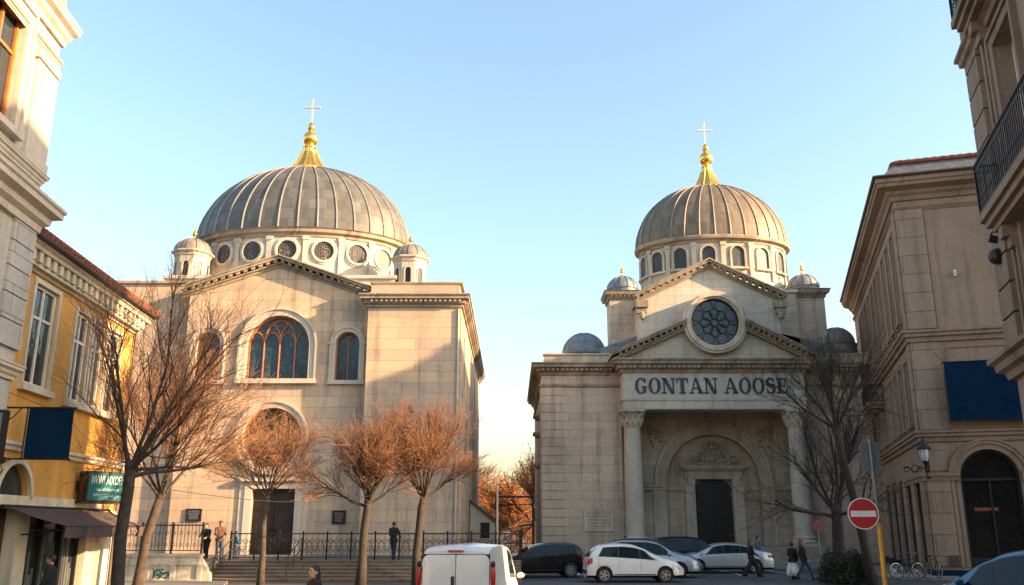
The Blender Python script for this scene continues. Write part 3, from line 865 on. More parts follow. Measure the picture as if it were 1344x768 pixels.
# ================================================================== right church
RC = Vector((13.0, 58.0, 0))
rc = thing('columned_church', 'weathered stone church with columned portico, lettered frieze, rose window and mottled brown dome', 'church', RC)
def Q_(): return MB(RC)
G = Frame((0,58,0), (1,0,0), (0,-1,0))
m = Q_()
G.wall(m, 1.95, 7.2, 0.6, 12.2, [], 0)
m.quad((1.95,58,.6), (1.95,76,.6), (1.95,76,12.2), (1.95,58,12.2))
m.quad((7.2,58,.6), (7.2,60.5,.6), (7.2,60.5,12.0), (7.2,58,12.0))
obj('wall', m, 'rc_stone', rc)
m = Q_(); G.wall(m, 18.95, 23.3, 0.6, 12.2, [], 0); m.quad((18.95,58,.6), (18.95,60.5,.6), (18.95,60.5,12.0), (18.95,58,12.0))
obj('wall', m, 'rc_stone', rc)
m = Q_(); G.box(m, 1.95, 3.4, 0.0, .07, .6, 11.25); m.box(1.88, 1.949, 58.0, 59.4, .6, 11.25); obj('quoin', m, 'rc_quoin', rc)
for a_, b_ in ((1.85,7.3),(18.85,23.4)): m = Q_(); m.box(a_, b_, 57.8, 57.998, 0, .6); obj('plinth', m, 'rc_stone', rc)
cp = [(.002,12.0),(.10,12.0),(.12,12.2),(.28,12.26),(.28,12.42),(.55,12.5),(.55,12.66),(.65,12.72),(.65,12.80),(.002,12.84)]
sp = [(.002,11.25),(.14,11.25),(.14,11.42),(.002,11.42)]
for side, path, n_, u0, p2 in ((0,[(1.95,76),(1.95,58),(6.6,58)],15,2.0,[(1.95,76),(1.95,58),(7.2,58)]), (1,[(19.9,58),(23.3,58)],11,19.95,[(18.95,58),(23.3,58)])):
    m = Q_(); m.sweep(path, cp)
    for i in range(n_): G.box(m, u0+i*.32, u0+.16+i*.32, .26, .46, 12.27, 12.42)
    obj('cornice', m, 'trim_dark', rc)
    m = Q_(); m.sweep(p2, sp); obj('string_course', m, 'trim_dark', rc)
    m = Q_()
    if side == 0: m.box(2.2, 8.0, 58.3, 58.8, 12.84, 13.45); m.box(2.2, 2.7, 58.8, 74, 12.84, 13.45); m.box(2.1, 8.0, 58.2, 58.9, 13.45, 13.55)
    else: m.box(18.4, 24.2, 58.3, 58.8, 12.84, 13.45); m.box(18.4, 24.3, 58.2, 58.9, 13.45, 13.55)
    obj('parapet', m, 'trim', rc)
for y0, z0 in ((59.6, 9.45), (60.6, 8.35), (60.0, 6.2)):
    m = Q_(); m.box(1.45, 1.948, y0, y0+1.5, z0, z0+.16); m.box(1.6, 1.948, y0+.1, y0+1.4, z0-.14, z0); obj('window_hood', m, 'trim_dark', rc)
m = Q_()
m.box(2.5, 24.2, 59.0, 76, 11.0, 12.7)
m.add([(3.6,60.2,13.4),(10,60.2,15.6),(10,66,15.6),(3.6,66,13.4),(3.6,60.2,12.6),(10,60.2,12.6),(10,66,12.6),(3.6,66,12.6)], [(0,1,2,3),(0,4,5,1),(1,5,6,2),(0,3,7,4)])
m.add([(24.4,60.2,13.9),(17.5,60.2,15.7),(17.5,66,15.7),(24.4,66,13.9),(24.4,60.2,12.6),(17.5,60.2,12.6),(17.5,66,12.6),(24.4,66,12.6)], [(0,1,2,3),(0,4,5,1),(1,5,6,2),(0,3,7,4)])
obj('roof', m, 'lead_blue', rc)
m = Q_(); m.box(10.05, 20.2, 60.2, 70, 12.6, 18.3)
m.box(9.9, 20.28, 60.05, 70, 18.3, 18.55); obj('drum_base', m, 'rc_stone', rc)
dome_set(rc, RC, (15.4,64.5), 5.80, 0.66, 22.8, 5.2, 5.4, 18.6, 16, (0.47,21.55,20.45), 32, 'lead_rc', 'rib_rc', (1.05,5.7), False, a_off=R(270+11), rimw=0.5)
M['lead_pale'] = plain('pale_grey_lead', (0.23, 0.215, 0.195), 0.5, 0.1, 0.35, 2.5)
M['shaded_portal_stone'] = stone('shaded_porch_ashlar', (0.52, 0.425, 0.325), 2.1, 0.56, 0.014, 0.5, 0.09, 0.36)  # shade painted into the porch wall colour so the arch mouldings stand out
# square towers with small domes
for cx_, cy_, hw, zt, nm in ((8.1,62,1.08,18.3,0), (21.35,62,1.08,18.45,1)):
    m = Q_(); m.box(cx_-hw, cx_+hw, cy_-hw, cy_+hw, 12.7, zt); to = obj('tower', m, 'rc_stone', rc)
    m = Q_(); m.sweep([(cx_-hw,cy_-hw),(cx_+hw,cy_-hw),(cx_+hw,cy_+hw),(cx_-hw,cy_+hw)], [(.002,zt-.3),(.08,zt-.3),(.12,zt-.1),(.30,zt),(.36,zt+.22),(.42,zt+.3),(.002,zt+.36)], True)
    for i in range(7): m.box(cx_-hw+.05+i*.31, cx_-hw+.2+i*.31, cy_-hw-.24, cy_-hw-.08, zt-.14, zt)
    m.box(cx_-hw+.01, cx_+hw-.01, cy_-hw+.01, cy_+hw-.01, zt+.2, zt+.36)
    obj('tower_cornice', m, 'trim_dark', to)
    m = Q_()
    m.lathe(cx_, cy_, [(1.08,zt+.36),(1.08,zt+.62)]+[(1.14*math.cos(PI/2*i/10), zt+.66+1.02*math.sin(PI/2*i/10)) for i in range(10)]+[(.1,zt+1.68)], 28)
    for i in range(14):
        a = 2*PI*i/14
        m.tube([(cx_+1.15*math.cos(PI/2*k/9)*math.cos(a), cy_+1.15*math.cos(PI/2*k/9)*math.sin(a), zt+.67+1.02*math.sin(PI/2*k/9)) for k in range(9)], .03, 4)
    obj('tower_dome', m, 'lead_blue' if nm == 0 else 'lead_pale', to, True)
    f = Q_(); z = zt+1.68
    f.lathe(cx_, cy_, [(.13,z-.03),(.1,z+.15),(.05,z+.2),(.05,z+.3)], 10); f.sphere((cx_,cy_,z+.42), .15, 10, 8); f.lathe(cx_, cy_, [(.08,z+.58),(.1,z+.64),(.015,z+1.0)], 8)
    obj('tower_finial', f, 'gold', to, True)
for cx_, r_, zb, hh, mt in ((5.15,1.55,14.0,1.55,'lead_blue'), (23.2,1.28,14.75,1.2,'lead_pale')):
    m = Q_(); m.lathe(cx_, 61.6, [(r_+.12,12.7),(r_+.12,zb-.1),(r_+.2,zb),(r_,zb+.05)]+[(r_*math.cos(PI/2*i/10), zb+.08+hh*math.sin(PI/2*i/10)) for i in range(10)]+[(.06,zb+.08+hh)], 30)
    for i in range(16):
        a = 2*PI*i/16
        m.tube([(cx_+r_*math.cos(PI/2*k/10)*math.cos(a), 61.6+r_*math.cos(PI/2*k/10)*math.sin(a), zb+.09+hh*math.sin(PI/2*k/10)) for k in range(10)], .045, 4)
    for k in (3, 6): m.tube([(cx_+r_*math.cos(PI/2*k/10)*math.cos(2*PI*i/24), 61.6+r_*math.cos(PI/2*k/10)*math.sin(2*PI*i/24), zb+.09+hh*math.sin(PI/2*k/10)) for i in range(25)], .022, 4)
    obj('low_dome', m, mt, rc, True)
# upper gable
U = Frame((0,57.6,0), (1,0,0), (0,-1,0))
m = Q_()
U.wall(m, 8.75, 18.1, 12.0, 17.2, [], 0); m.add([U.p(8.75,0,17.2), U.p(18.1,0,17.2), U.p(13.43,0,19.45)], [(0,1,2)])
m.quad((8.75,57.6,12), (8.75,62,12), (8.75,62,17.2), (8.75,57.6,17.2)); m.quad((18.1,57.6,12), (18.1,62,12), (18.1,62,17.2), (18.1,57.6,17.2))
M['rc_gable'] = stone('pale_gable_ashlar', (0.55, 0.50, 0.42), 1.9, 0.6, 0.014, 0.62, 0.07, 0.26)
obj('gable_wall', m, 'rc_gable', rc)
m = Q_(); m.add([(8.6,57.62,17.2),(18.25,57.62,17.2),(13.43,57.62,19.5),(8.6,62.5,17.2),(18.25,62.5,17.2),(13.43,62.5,19.5)], [(0,2,5,3),(1,4,5,2)])
obj('roof', m, 'dark_roof', rc)
m = Q_()
raking(m, U, (8.3,16.95), (13.43,19.42), (18.55,16.95), [(.10,-.16,0), (.24,0,.10), (.52,.26,.42), (.62,.42,.52)], (.2,.16,.42,.42,.10))
for u in (8.75, 18.1):
    U.box(m, u-.42, u+.42, .002, .5, 16.5, 16.98); U.box(m, u-.32, u+.32, .002, .38, 16.1, 16.5)
    m.sphere(U.p(u,.3,15.95), .22, 10, 8, (1,.8,1.5))
obj('raking_cornice', m, 'trim_dark', rc)
# portico
P = Frame((0,56.5,0), (1,0,0), (0,-1,0))
for cx_ in (7.78, 18.42):
    m = Q_()
    m.box(cx_-.82, cx_+.82, 56.5, 58.0 if False else 57.9, 1.05, 1.25)
    cy_ = 57.2
    pr_ = [(.78,1.25),(.80,1.36),(.70,1.46),(.76,1.56),(.63,1.66)]
    for i in range(12):
        f = i/11; pr_.append((.62-.10*f**1.6, 1.7+6.75*f))
    pr_ += [(.58,8.47),(.58,8.54),(.52,8.56)]
    m.lathe(cx_, cy_, pr_, 32)
    co = obj('column', m, 'rc_col', rc, True) if False else None
    M.setdefault('rc_col', plain('column_stone', (0.47, 0.42, 0.345), 0.85, 0, 0.16, 1.2, bump=0.15))
    co = obj('column', m, 'rc_col', rc, True)
    c_ = Q_()
    c_.lathe(cx_, cy_, [(.50,8.56),(.52,8.8),(.58,9.1),(.76,9.36),(.70,9.38)], 24)
    c_.box(cx_-.80, cx_+.80, cy_-.80, cy_+.80, 9.40, 9.545)
    for row, (z0, z1, n_, rr) in enumerate(((8.56,8.95,10,.53),(8.72,9.22,10,.57))):
        for i in range(n_):
            a = 2*PI*(i+.5*row)/n_
            ca, sa = math.cos(a), math.sin(a)
            c_.tube([(cx_+ca*rr,cy_+sa*rr,z0),(cx_+ca*(rr+.07),cy_+sa*(rr+.07),(z0+z1)/2),(cx_+ca*(rr+.15),cy_+sa*(rr+.15),z1),(cx_+ca*(rr+.24),cy_+sa*(rr+.24),z1-.03),(cx_+ca*(rr+.23),cy_+sa*(rr+.23),z1-.10)], [.10,.12,.09,.06,.03], 6)
    for i in range(4):
        a = PI/4+PI/2*i
        for k in range(3):
            t = k*.09
            c_.sphere((cx_+(.86-t*.4)*math.cos(a), cy_+(.86-t*.4)*math.sin(a), 9.30-t), .12-.02*k, 8, 6)
    for i in range(4):
        a = PI/2*i; c_.sphere((cx_+.78*math.cos(a), cy_+.78*math.sin(a), 9.42), .12, 8, 6)
    obj('capital', c_, 'trim', co, True)
m = Q_()
m.box(7.18, 18.98, 56.5, 58.0, 9.55, 10.12); m.box(7.12, 19.04, 56.44, 58.0, 10.12, 10.34)
m.box(7.18, 18.98, 56.5, 58.0, 10.34, 11.92)
obj('entablature', m, 'rc_gable', rc)
m = Q_(); m.box(7.22, 18.92, 58.0, 60.5, 9.9, 10.3); obj('portico_ceiling', m, 'trim', rc)
m = Q_()
hp = [(.002,11.92),(.10,11.92),(.14,12.12),(.32,12.18),(.32,12.38),(.56,12.46),(.56,12.62),(.66,12.70),(.66,12.80),(.002,12.84)]
m.sweep([(7.18,58),(7.18,56.5),(18.98,56.5),(18.98,58)], hp)
for i in range(37): P.box(m, 7.22+i*.32, 7.38+i*.32, .3, .48, 12.20, 12.37)
for a_, top in (((6.5,12.72),(11.5,14.95)), ((19.72,12.72),(15.36,14.95))):
    for d, t0, t1 in ((.12,-.14,.02),(.28,.02,.12),(.56,.28,.42),(.66,.42,.52)):
        pts = [(a_[0],a_[1]+t0),(top[0],top[1]+t0),(top[0],top[1]+t1),(a_[0],a_[1]+t1)]
        P.prism(m, pts, -.42, d-.1)
    n_ = 13
    for i in range(1, n_):
        f = (i+.5)/n_; u, z = a_[0]+(top[0]-a_[0])*f, a_[1]+(top[1]-a_[1])*f
        P.prism(m, [(u-.09,z+.12-.04*(1 if top[0] > a_[0] else -1)),(u+.09,z+.12+.04*(1 if top[0] > a_[0] else -1)),(u+.09,z+.27+.04*(1 if top[0] > a_[0] else -1)),(u-.09,z+.27-.04*(1 if top[0] > a_[0] else -1))], -.4, .34)
obj('pediment_cornice', m, 'trim_dark', rc)
m = Q_(); P.prism(m, [(6.9,12.82),(19.3,12.82),(15.5,14.75),(11.3,14.75)], -.9, -.45); obj('tympanum', m, 'rc_gable', rc)
m = Q_(); m.add([(6.4,56.1,12.9),(11.4,56.1,15.4),(11.4,58.2,15.4),(6.4,58.2,12.9),(19.8,56.1,12.9),(15.4,56.1,15.4),(15.4,58.2,15.4),(19.8,58.2,12.9)], [(0,1,2,3),(4,5,6,7)]); obj('pediment_roof', m, 'dark_roof', rc)
# rose window
cu, zc = 13.43, 15.32
m = Q_()
for r0, r1, d0, d1 in ((1.58,1.72,-1.1,.10),(1.72,1.95,-1.1,.24),(1.95,2.12,-1.1,.14)): P.ring(m, cu, zc, r0, r1, d0, d1, 56)
ro = obj('rose_window', m, 'trim', rc, True)
g = Q_(); P.disc(g, cu, zc, 1.6, -.3, -.18, 48); obj('pane', g, 'rose_pane', ro)
t_ = Q_()
for i in range(8):
    a = 2*PI*i/8
    P.ring(t_, cu+.62*math.cos(a), zc+.62*math.sin(a), .30, .345, -.18, -.12, 18)
    a2 = a+PI/8
    P.ring(t_, cu+1.2*math.cos(a2), zc+1.2*math.sin(a2), .36, .40, -.18, -.12, 18)
    P.tube(t_, [(cu+.2*math.cos(a2),-.15,zc+.2*math.sin(a2)),(cu+.9*math.cos(a2),-.15,zc+.9*math.sin(a2))], .022, 4)
P.ring(t_, cu, zc, .2, .25, -.18, -.11, 20); P.ring(t_, cu, zc, 1.5, 1.58, -.18, -.08, 48)
obj('tracery', t_, 'iron', ro)

# lettering on the frieze, drawn as bold serif capitals
def serif(ch):
    """polygons of a letter on a unit-high cell; returns (width, [polygons], [strips])"""
    T, t, s_ = .25, .085, .085
    pol, st = [], []
    def rect(a, b, c, d): pol.append([(a,c),(b,c),(b,d),(a,d)])
    def foot(x, w_=.46, top=False):
        y = 1-s_ if top else 0
        rect(x-w_/2, x+w_/2, y, y+s_)
    def ring(cx, rx_, T_, a0=0, a1=360, n=36):
        A = [R(a0+(a1-a0)*i/n) for i in range(n+1)]
        st.append(([(cx+(rx_-T_)*math.cos(a), .5+.44*math.sin(a)) for a in A], [(cx+rx_*math.cos(a), .5+.52*math.sin(a)) for a in A]))
    if ch == 'O': ring(.46, .46, .23); return .92, pol, st
    if ch == 'G':
        ring(.44, .44, .23, 42, 345); rect(.58, .83, .06, .40); rect(.50, .92, .40-.001, .48)
        pol.append([(.72,.98),(.80,.98),(.80,.66),(.74,.66),(.62,.86)]); return .92, pol, st
    if ch == 'N':
        rect(.12, .22, s_, 1-s_); rect(.80, .90, .0, 1-s_); pol.append([(.05,1),(.34,1),(.92,.0),(.66,.0)])
        foot(.17, .36); foot(.85, .36, True); rect(-.02, .2, 1-s_, 1-.001); return 1.02, pol, st
    if ch == 'T':
        rect(.30, .56, s_, 1-.1); foot(.43, .5); rect(.0, .86, .9, 1.0)
        pol.append([(.0,.899),(.14,.899),(.05,.66),(.0,.66)]); pol.append([(.86,.899),(.72,.899),(.81,.66),(.86,.66)]); return .86, pol, st
    if ch == 'A':
        pol.append([(.42,1.02),(.56,1.02),(.98,s_),(.70,s_)]); pol.append([(.42,1.0),(.47,.84),(.21,s_),(.12,s_)])
        rect(.24, .66, .30, .38); foot(.16, .36); foot(.84, .44); return 1.02, pol, st
    if ch == 'S':
        cl = []
        for i in range(15): a = R(30+240*i/14); cl.append((.36+.24*math.cos(a), .745+.225*math.sin(a)))
        for i in range(1, 15): a = R(90-240*i/14); cl.append((.36+.26*math.cos(a), .27+.24*math.sin(a)))
        inn, out = [], []
        for i, (x, y) in enumerate(cl):
            x0, y0 = cl[max(i-1,0)]; x1, y1 = cl[min(i+1,len(cl)-1)]
            dx, dy = x1-x0, y1-y0; l = math.hypot(dx, dy); nx, ny = -dy/l, dx/l
            w_ = .055+.075*math.sin(PI*min(max((i-2)/(len(cl)-5),0),1))**1.0
            inn.append((x+nx*w_, y+ny*w_)); out.append((x-nx*w_, y-ny*w_))
        st.append((inn, out))
        pol.append([(.54,.98),(.61,.98),(.61,.68),(.55,.70)]); pol.append([(.07,.02),(.14,.02),(.14,.32),(.07,.34)]); return .70, pol, st
    if ch == 'E':
        rect(.12, .38, .1, .9); rect(.0, .78, .9, 1.0); rect(.0, .82, 0, .1); rect(.38, .60, .46, .54)
        pol.append([(.78,.899),(.64,.899),(.73,.68),(.78,.68)]); pol.append([(.82,.101),(.66,.101),(.77,.36),(.82,.36)]); rect(.58, .64, .36, .64); return .82, pol, st
    return .5, pol, st
txt = 'GONTAN AOOSE'
tot = sum(serif(c)[0]+.09 for c in txt if c != ' ')+.40
x0, x1, zb, hh = 7.98, 17.92, 10.56, 1.02
kx = (x1-x0)/tot
m = Q_(); u = x0
for ch in txt:
    if ch == ' ': u += .40*kx; continue
    w_, pol, st = serif(ch)
    for p_ in pol: P.prism(m, [(u+a*kx, zb+b*hh) for a, b in p_], .003, .05)
    for inn, out in st: P.strip(m, [(u+a*kx, zb+b*hh) for a, b in inn], [(u+a*kx, zb+b*hh) for a, b in out], .0035, .0505)
    u += (w_+.09)*kx
obj('lettering', m, 'frieze_text', rc)
# portal
B = Frame((0,60.5,0), (1,0,0), (0,-1,0))
m = Q_()
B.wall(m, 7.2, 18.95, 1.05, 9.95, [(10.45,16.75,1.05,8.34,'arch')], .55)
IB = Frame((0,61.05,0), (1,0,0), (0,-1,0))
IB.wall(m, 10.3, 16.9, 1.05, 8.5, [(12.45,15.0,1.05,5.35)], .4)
obj('portal_wall', m, 'shaded_portal_stone', rc)
m = Q_()
for r0, r1, d in ((3.152,3.35,.10),(3.35,3.6,.22),(3.6,3.78,.14),(3.78,3.98,.26)): B.arch(m, 13.6, 5.19, r0, r1, 4.95, .002, d, 40)
for a_, b_ in ((7.25,10.44),(16.76,18.9)):
    B.box(m, a_, b_, .002, .16, 4.62, 4.95); B.box(m, a_, b_, .002, .26, 4.82, 4.95)
for a_, b_ in ((10.46,12.0),(15.5,16.74)):
    IB.box(m, a_, b_, .002, .12, 4.62, 4.82)
B.strip(m, [(8.85,5.4),(8.85,9.2),(18.0,9.2),(18.0,5.4)], [(8.75,5.4),(8.75,9.3),(18.1,9.3),(18.1,5.4)], .002, .05)
for a_ in (9.5, 16.8): B.box(m, a_, a_+.9, .002, .10, 1.05, 4.62)
obj('portal_arch', m, 'trim', rc)
m = Q_()
dm = 13.73
for s_ in (-1, 1):
    IB.box(m, dm+s_*1.63-.34, dm+s_*1.63+.34, .002, .12, 1.05, 5.2); IB.box(m, dm+s_*1.75-.24, dm+s_*1.75+.24, .12, .24, 1.05, 4.5); IB.box(m, dm+s_*1.75-.3, dm+s_*1.75+.3, .12, .32, 4.5, 4.9)
    IB.box(m, dm+s_*1.52-.25, dm+s_*1.52+.25, .12, .20, 5.0, 5.9)
IB.box(m, dm-1.97, dm+1.97, .002, .14, 5.38, 5.95)
IB.box(m, dm-2.1, dm+2.1, .002, .34, 5.95, 6.08); IB.box(m, dm-2.25, dm+2.25, .002, .46, 6.08, 6.26)
so_ = obj('door_surround', m, 'trim', rc)
m = Q_()
prof_ = []
for i in range(25):
    f = -1+2*i/24
    prof_.append((dm+f*1.75, 6.26+.12+1.55*math.exp(-(f/.36)**2)*(.9)+.28*math.exp(-((abs(f)-.62)/.2)**2)))
IB.prism(m, [(dm-1.75,6.26),(dm+1.75,6.26)]+prof_[::-1], .002, .18)
def scroll(mb, fr, cu, cz, r, turns, sgn, d, th):
    pts = []
    for i in range(int(turns*14)+1):
        a = i/14*2*PI; rr = r*(1-i/(turns*14+6))
        pts.append((cu+sgn*rr*math.cos(a), d, cz+rr*math.sin(a)))
    fr.tube(mb, pts, th, 5)
for s_ in (-1, 1):
    scroll(m, IB, dm+s_*1.3, 6.62, .30, 1.6, s_, .22, .07); scroll(m, IB, dm+s_*.78, 6.85, .36, 1.7, -s_, .22, .08)
    scroll(m, IB, dm+s_*.42, 7.42, .26, 1.5, s_, .22, .06); IB.tube(m, [(dm+s_*1.7,.2,6.4),(dm+s_*1.1,.22,6.95),(dm+s_*.6,.22,7.3),(dm+s_*.25,.2,7.9)], .08, 5)
    for k in range(5): m.sphere(IB.p(dm+s_*(.3+.28*k), .22, 6.45+.12*math.sin(k*2)), .1, 8, 6)
for k in range(4): m.sphere(IB.p(dm, .25, 6.7+.36*k), .2-.03*k, 10, 8, (1,.7,1.2))
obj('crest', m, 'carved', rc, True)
for cx_, sg in ((9.75,1),(17.35,-1)):
    m = Q_()
    for k in range(3):
        scroll(m, B, cx_+sg*(-.35+.38*k), 8.75-.35*k*.6, .26, 1.5, 1 if k % 2 else -1, .06, .045)
        m.sphere(B.p(cx_+sg*(-.2+.3*k),.05,8.35-.22*k), .13, 8, 6)
    for k in range(6): m.sphere(B.p(cx_+sg*(-.45+.06*k),.04,8.5-.2*k), .08, 8, 6)
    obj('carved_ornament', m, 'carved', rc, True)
d = Q_()
a_, b_, zt = 12.47, 14.99, 5.33
pts = [(a_,1.06),(b_,1.06),(b_,4.2),(b_-.09,4.35),(b_-.0,4.6),(b_-.12,5.0),(b_-.5,zt),(a_+.5,zt),(a_+.12,5.0),(a_,4.6),(a_+.09,4.35),(a_,4.2)]
IB.prism(d, pts, -.34, -.28)
for s_ in (0, 1):
    for z0, z1 in ((1.3,2.3),(2.45,3.5),(3.65,4.7)): IB.box(d, dm-1.1+s_*1.2, dm-.1+s_*1.2, -.28, -.24, z0, z1)
dd = obj('door', d, 'door_black', rc)
h = Q_(); IB.box(h, dm-.14, dm-.08, -.25, -.18, 2.2, 2.5); obj('handle', h, 'iron', dd)
m = Q_(); IB.prism(m, [(12.44,1.05),(15.01,1.05),(15.01,5.36),(12.44,5.36)], -.40, -.345); obj('door_reveal', m, 'trim_dark', rc)
# cut inscription on the left wing
p = Q_(); G.box(p, 4.62, 6.52, .002, .05, 1.95, 3.3); G.strip(p, [(4.68,2.01),(6.46,2.01),(6.46,3.24),(4.68,3.24)], [(4.62,1.95),(6.52,1.95),(6.52,3.3),(4.62,3.3)], .051, .08, True)
po = obj('stone_plaque', p, 'trim', rc)
x = Q_()
for i, tx in enumerate(('ANNALI SOTE TURANIS','SENTIA GORDA ANTES','AOSTE LARIN CONTAS','ESTA MIRA SOLANE','VERDAN OSETA')): write(x, G, tx, 5.57, 3.07-i*.21, .16, .056, 1.5 if i < 4 else .8)
obj('lettering', x, 'inscr', po)
# portico steps
m = Q_()
for i in range(7): m.box(6.5, 20.4, 53.2+.4*i, 57.79 if i < 6 else 61.5, .15*i, .15*(i+1))
obj('portico_steps', m, 'rc_step', rc)
# ================================================================== brown corner building (right)
A = R(-16.5)
mb_ = thing('corner_building', 'brown stucco corner building with deep eaves, arched shop door and rows of narrow windows', 'building', (19.25,41.6,0), A)
FF = Frame((0,0,0), (1,0,0), (0,-1,0))
SF = Frame((0,0,0), (0,1,0), (-1,0,0))
LN, DP = 42.0, 25.5
m = MB()
arch_d = (1.45,3.95,.35,5.70,'arch')
arch_d2 = (6.0,8.5,.35,5.70,'arch')
FF.wall(m, 0, 24, 0, 6.1, [arch_d, arch_d2], .5)
FF.wall(m, 0, 24, 6.1, 18.7, [], 0)
sh = []
for i in range(5): sh.append((1.5+i*3.2, 3.5+i*3.2, .15, 4.7))
FH = [(1.7+i*2.15, 2.65+i*2.15, 7.1, 10.2) for i in range(9)]
TH = [(1.75+i*2.15, 2.65+i*2.15, 12.3, 16.9) for i in range(10)]
SF.wall(m, 0, DP, 0, 6.1, sh, .5); SF.wall(m, 0, DP, 6.1, 18.7, FH+TH, .13)
m.quad((0,DP,0),(LN,DP,0),(LN,DP,18.7),(0,DP,18.7))
obj('wall', m, 'brown', mb_)
# unseen wing, added out of frame to shade the parked cars and steps
m = MB()
WF = Frame((24,-10,0), (1,0,0), (0,-1,0))
WSd = Frame((24,0,0), (0,1,0), (-1,0,0))
WSd.wall(m, -10, 0, 0, 19.5, [(-9.4+i*2.6,-8.4+i*2.6,z,z+2.4) for i in range(4) for z in (1.0,7.1,12.4)], .3)
WF.wall(m, 0, 18, 0, 19.5, [(1.5+i*2.8,2.6+i*2.8,z,z+2.4) for i in range(6) for z in (1.0,7.1,12.4)], .3)
m.quad((24,-10,19.5),(42,-10,19.5),(42,DP,19.5),(24,DP,19.5)); m.quad((42,-10,0),(42,DP,0),(42,DP,19.5),(42,-10,19.5))
obj('wing_wall', m, 'brown', mb_)
g = MB(); g.box(24.29, 24.31, -9.9, -.1, .2, 18); g.box(24.4, 41.5, -9.72, -9.70, .2, 18); obj('shade_wing_window', g, 'window_dark', mb_)
m = MB()
FF.box(m, 0.0, 1.28, .002, .09, 6.62, 10.8); FF.box(m, 0, 1.28, .002, .09, 11.5, 17.6)
FF.box(m, 0.0, 1.0, .002, .10, .55, 4.3); FF.box(m, 0.06, 1.0, .002, .05, 4.72, 6.02)
m.box(-.09, -.002, 0.0, .9, 6.62, 10.8); m.box(-.09, -.002, 0, .9, 11.5, 17.6)
for i in range(6): m.box(-.13, -.002, .0+i*3.2, 1.2+i*3.2, .35, 4.55)
obj('corner_pilaster', m, 'brown_block', mb_)
m = MB()
def lcor(z0, z1, d, extra=()):
    h = z1-z0
    m.sweep([(0,DP),(0,0),(24,0)], [(.002,z0),(d*.35,z0),(d*.4,z0+h*.35),(d*.75,z0+h*.45),(d*.75,z0+h*.7),(d,z0+h*.8),(d,z1),(.002,z1+.04)])
lcor(6.1, 6.6, .32); lcor(10.85, 11.4, .36); lcor(17.55, 17.75, .14)
# field panel mouldings on the front
for z0, z1 in ((6.9,10.5),):
    FF.strip(m, [(1.6,z0),(12,z0),(12,z1),(1.6,z1)], [(1.52,z0-.08),(12.08,z0-.08),(12.08,z1+.08),(1.52,z1+.08)], .002, .06, True)
FF.box(m, 1.32, 1.42, .002, .06, 11.5, 17.5)
m.sweep([(0,6.2),(0,0),(1.43,0)], [(.002,4.3),(.16,4.3),(.20,4.45),(.26,4.52),(.26,4.66),(.002,4.7)])
FF.box(m, 3.97, 5.97, .002, .22, 4.3, 4.66)
FF.arch(m, 2.7, 4.45, 1.252, 1.50, 4.71, .002, .10, 28); FF.arch(m, 2.7, 4.45, 1.50, 1.66, 4.71, .002, .18, 28); FF.arch(m, 2.7, 4.45, 1.66, 1.74, 4.71, .002, .24, 28)
FF.arch(m, 7.25, 4.45, 1.252, 1.80, 4.67, .002, .18, 28)
for a_ in (1.03, 1.25): FF.box(m, a_, a_+.17, .002, .10-.25*(a_-1.03), .5, 4.29)
for h in TH+FH:
    SF.strip(m, [(h[0],h[2]),(h[0],h[3]),(h[1],h[3]),(h[1],h[2])], [(h[0]-.14,h[2]),(h[0]-.14,h[3]+.14),(h[1]+.14,h[3]+.14),(h[1]+.14,h[2])], .002, .06)
    SF.box(m, h[0]-.2, h[1]+.2, .002, .18, h[2]-.16, h[2]); SF.box(m, h[0]-.05, h[0]+.08, .002, .14, h[2]-.4, h[2]-.16); SF.box(m, h[1]-.08, h[1]+.05, .002, .14, h[2]-.4, h[2]-.16)
obj('moulding', m, 'brown_trim', mb_)
m = MB()
m.sweep([(0,DP),(0,0),(24,0)], [(.002,18.1),(.10,18.1),(.16,18.3),(.30,18.42),(.34,18.55),(.72,18.70),(.75,18.86),(.82,18.90),(.82,19.12),(.002,19.16)])
obj('eaves', m, 'brown_trim', mb_)
m = MB(); m.sweep([(0,DP),(0,0),(24,0)], [(.6,19.165),(.90,19.12),(.96,19.2),(.90,19.28),(.6,19.22)]); obj('gutter', m, 'iron_rust', mb_)
m = MB()
m.add([(-.6,-.6,19.15),(24,-.6,19.15),(24,DP,19.15),(-.6,DP,19.15),(.25,.25,20.2),(24,.25,20.2),(24,DP,20.2),(.25,DP,20.2)], [(0,1,5,4),(3,0,4,7),(4,5,6,7),(1,2,6,5),(2,3,7,6)])
rf = obj('roof', m, 'slate', mb_)
m = MB()
for i in range(60):
    m.tube([(.25+i*.4,.2,20.25),(.25+i*.4+.42,.2,20.27)], [.11,.13], 6)
for i in range(62):
    m.tube([(.2,.25+i*.4,20.25),(.2,.25+i*.4+.42,20.27)], [.11,.13], 6)
obj('ridge_tile', m, 'tile', rf)
def sash(root, fr, h, name='window', fm='grey_wood', gm='window_dark', din=-.28, mull=True, rails=(0.62,)):
    a, b, c, d = h[:4]
    f = MB()
    fr.strip(f, [(a+.08,c+.08),(b-.08,c+.08),(b-.08,d-.08),(a+.08,d-.08)], [(a,c),(b,c),(b,d),(a,d)], din, din+.08, True)
    if mull: fr.box(f, (a+b)/2-.035, (a+b)/2+.035, din, din+.07, c+.08, d-.08)
    for r_ in rails: fr.box(f, a+.08, b-.08, din, din+.065, c+(d-c)*r_-.035, c+(d-c)*r_+.035)
    o = obj(name, f, fm, root)
    g = MB(); fr.box(g, a+.02, b-.02, din+.01, din+.03, c+.02, d-.02); obj('pane', g, gm, o)
    return o
for h in TH+FH: sash(mb_, SF, h, gm='window_dark', din=-.11)
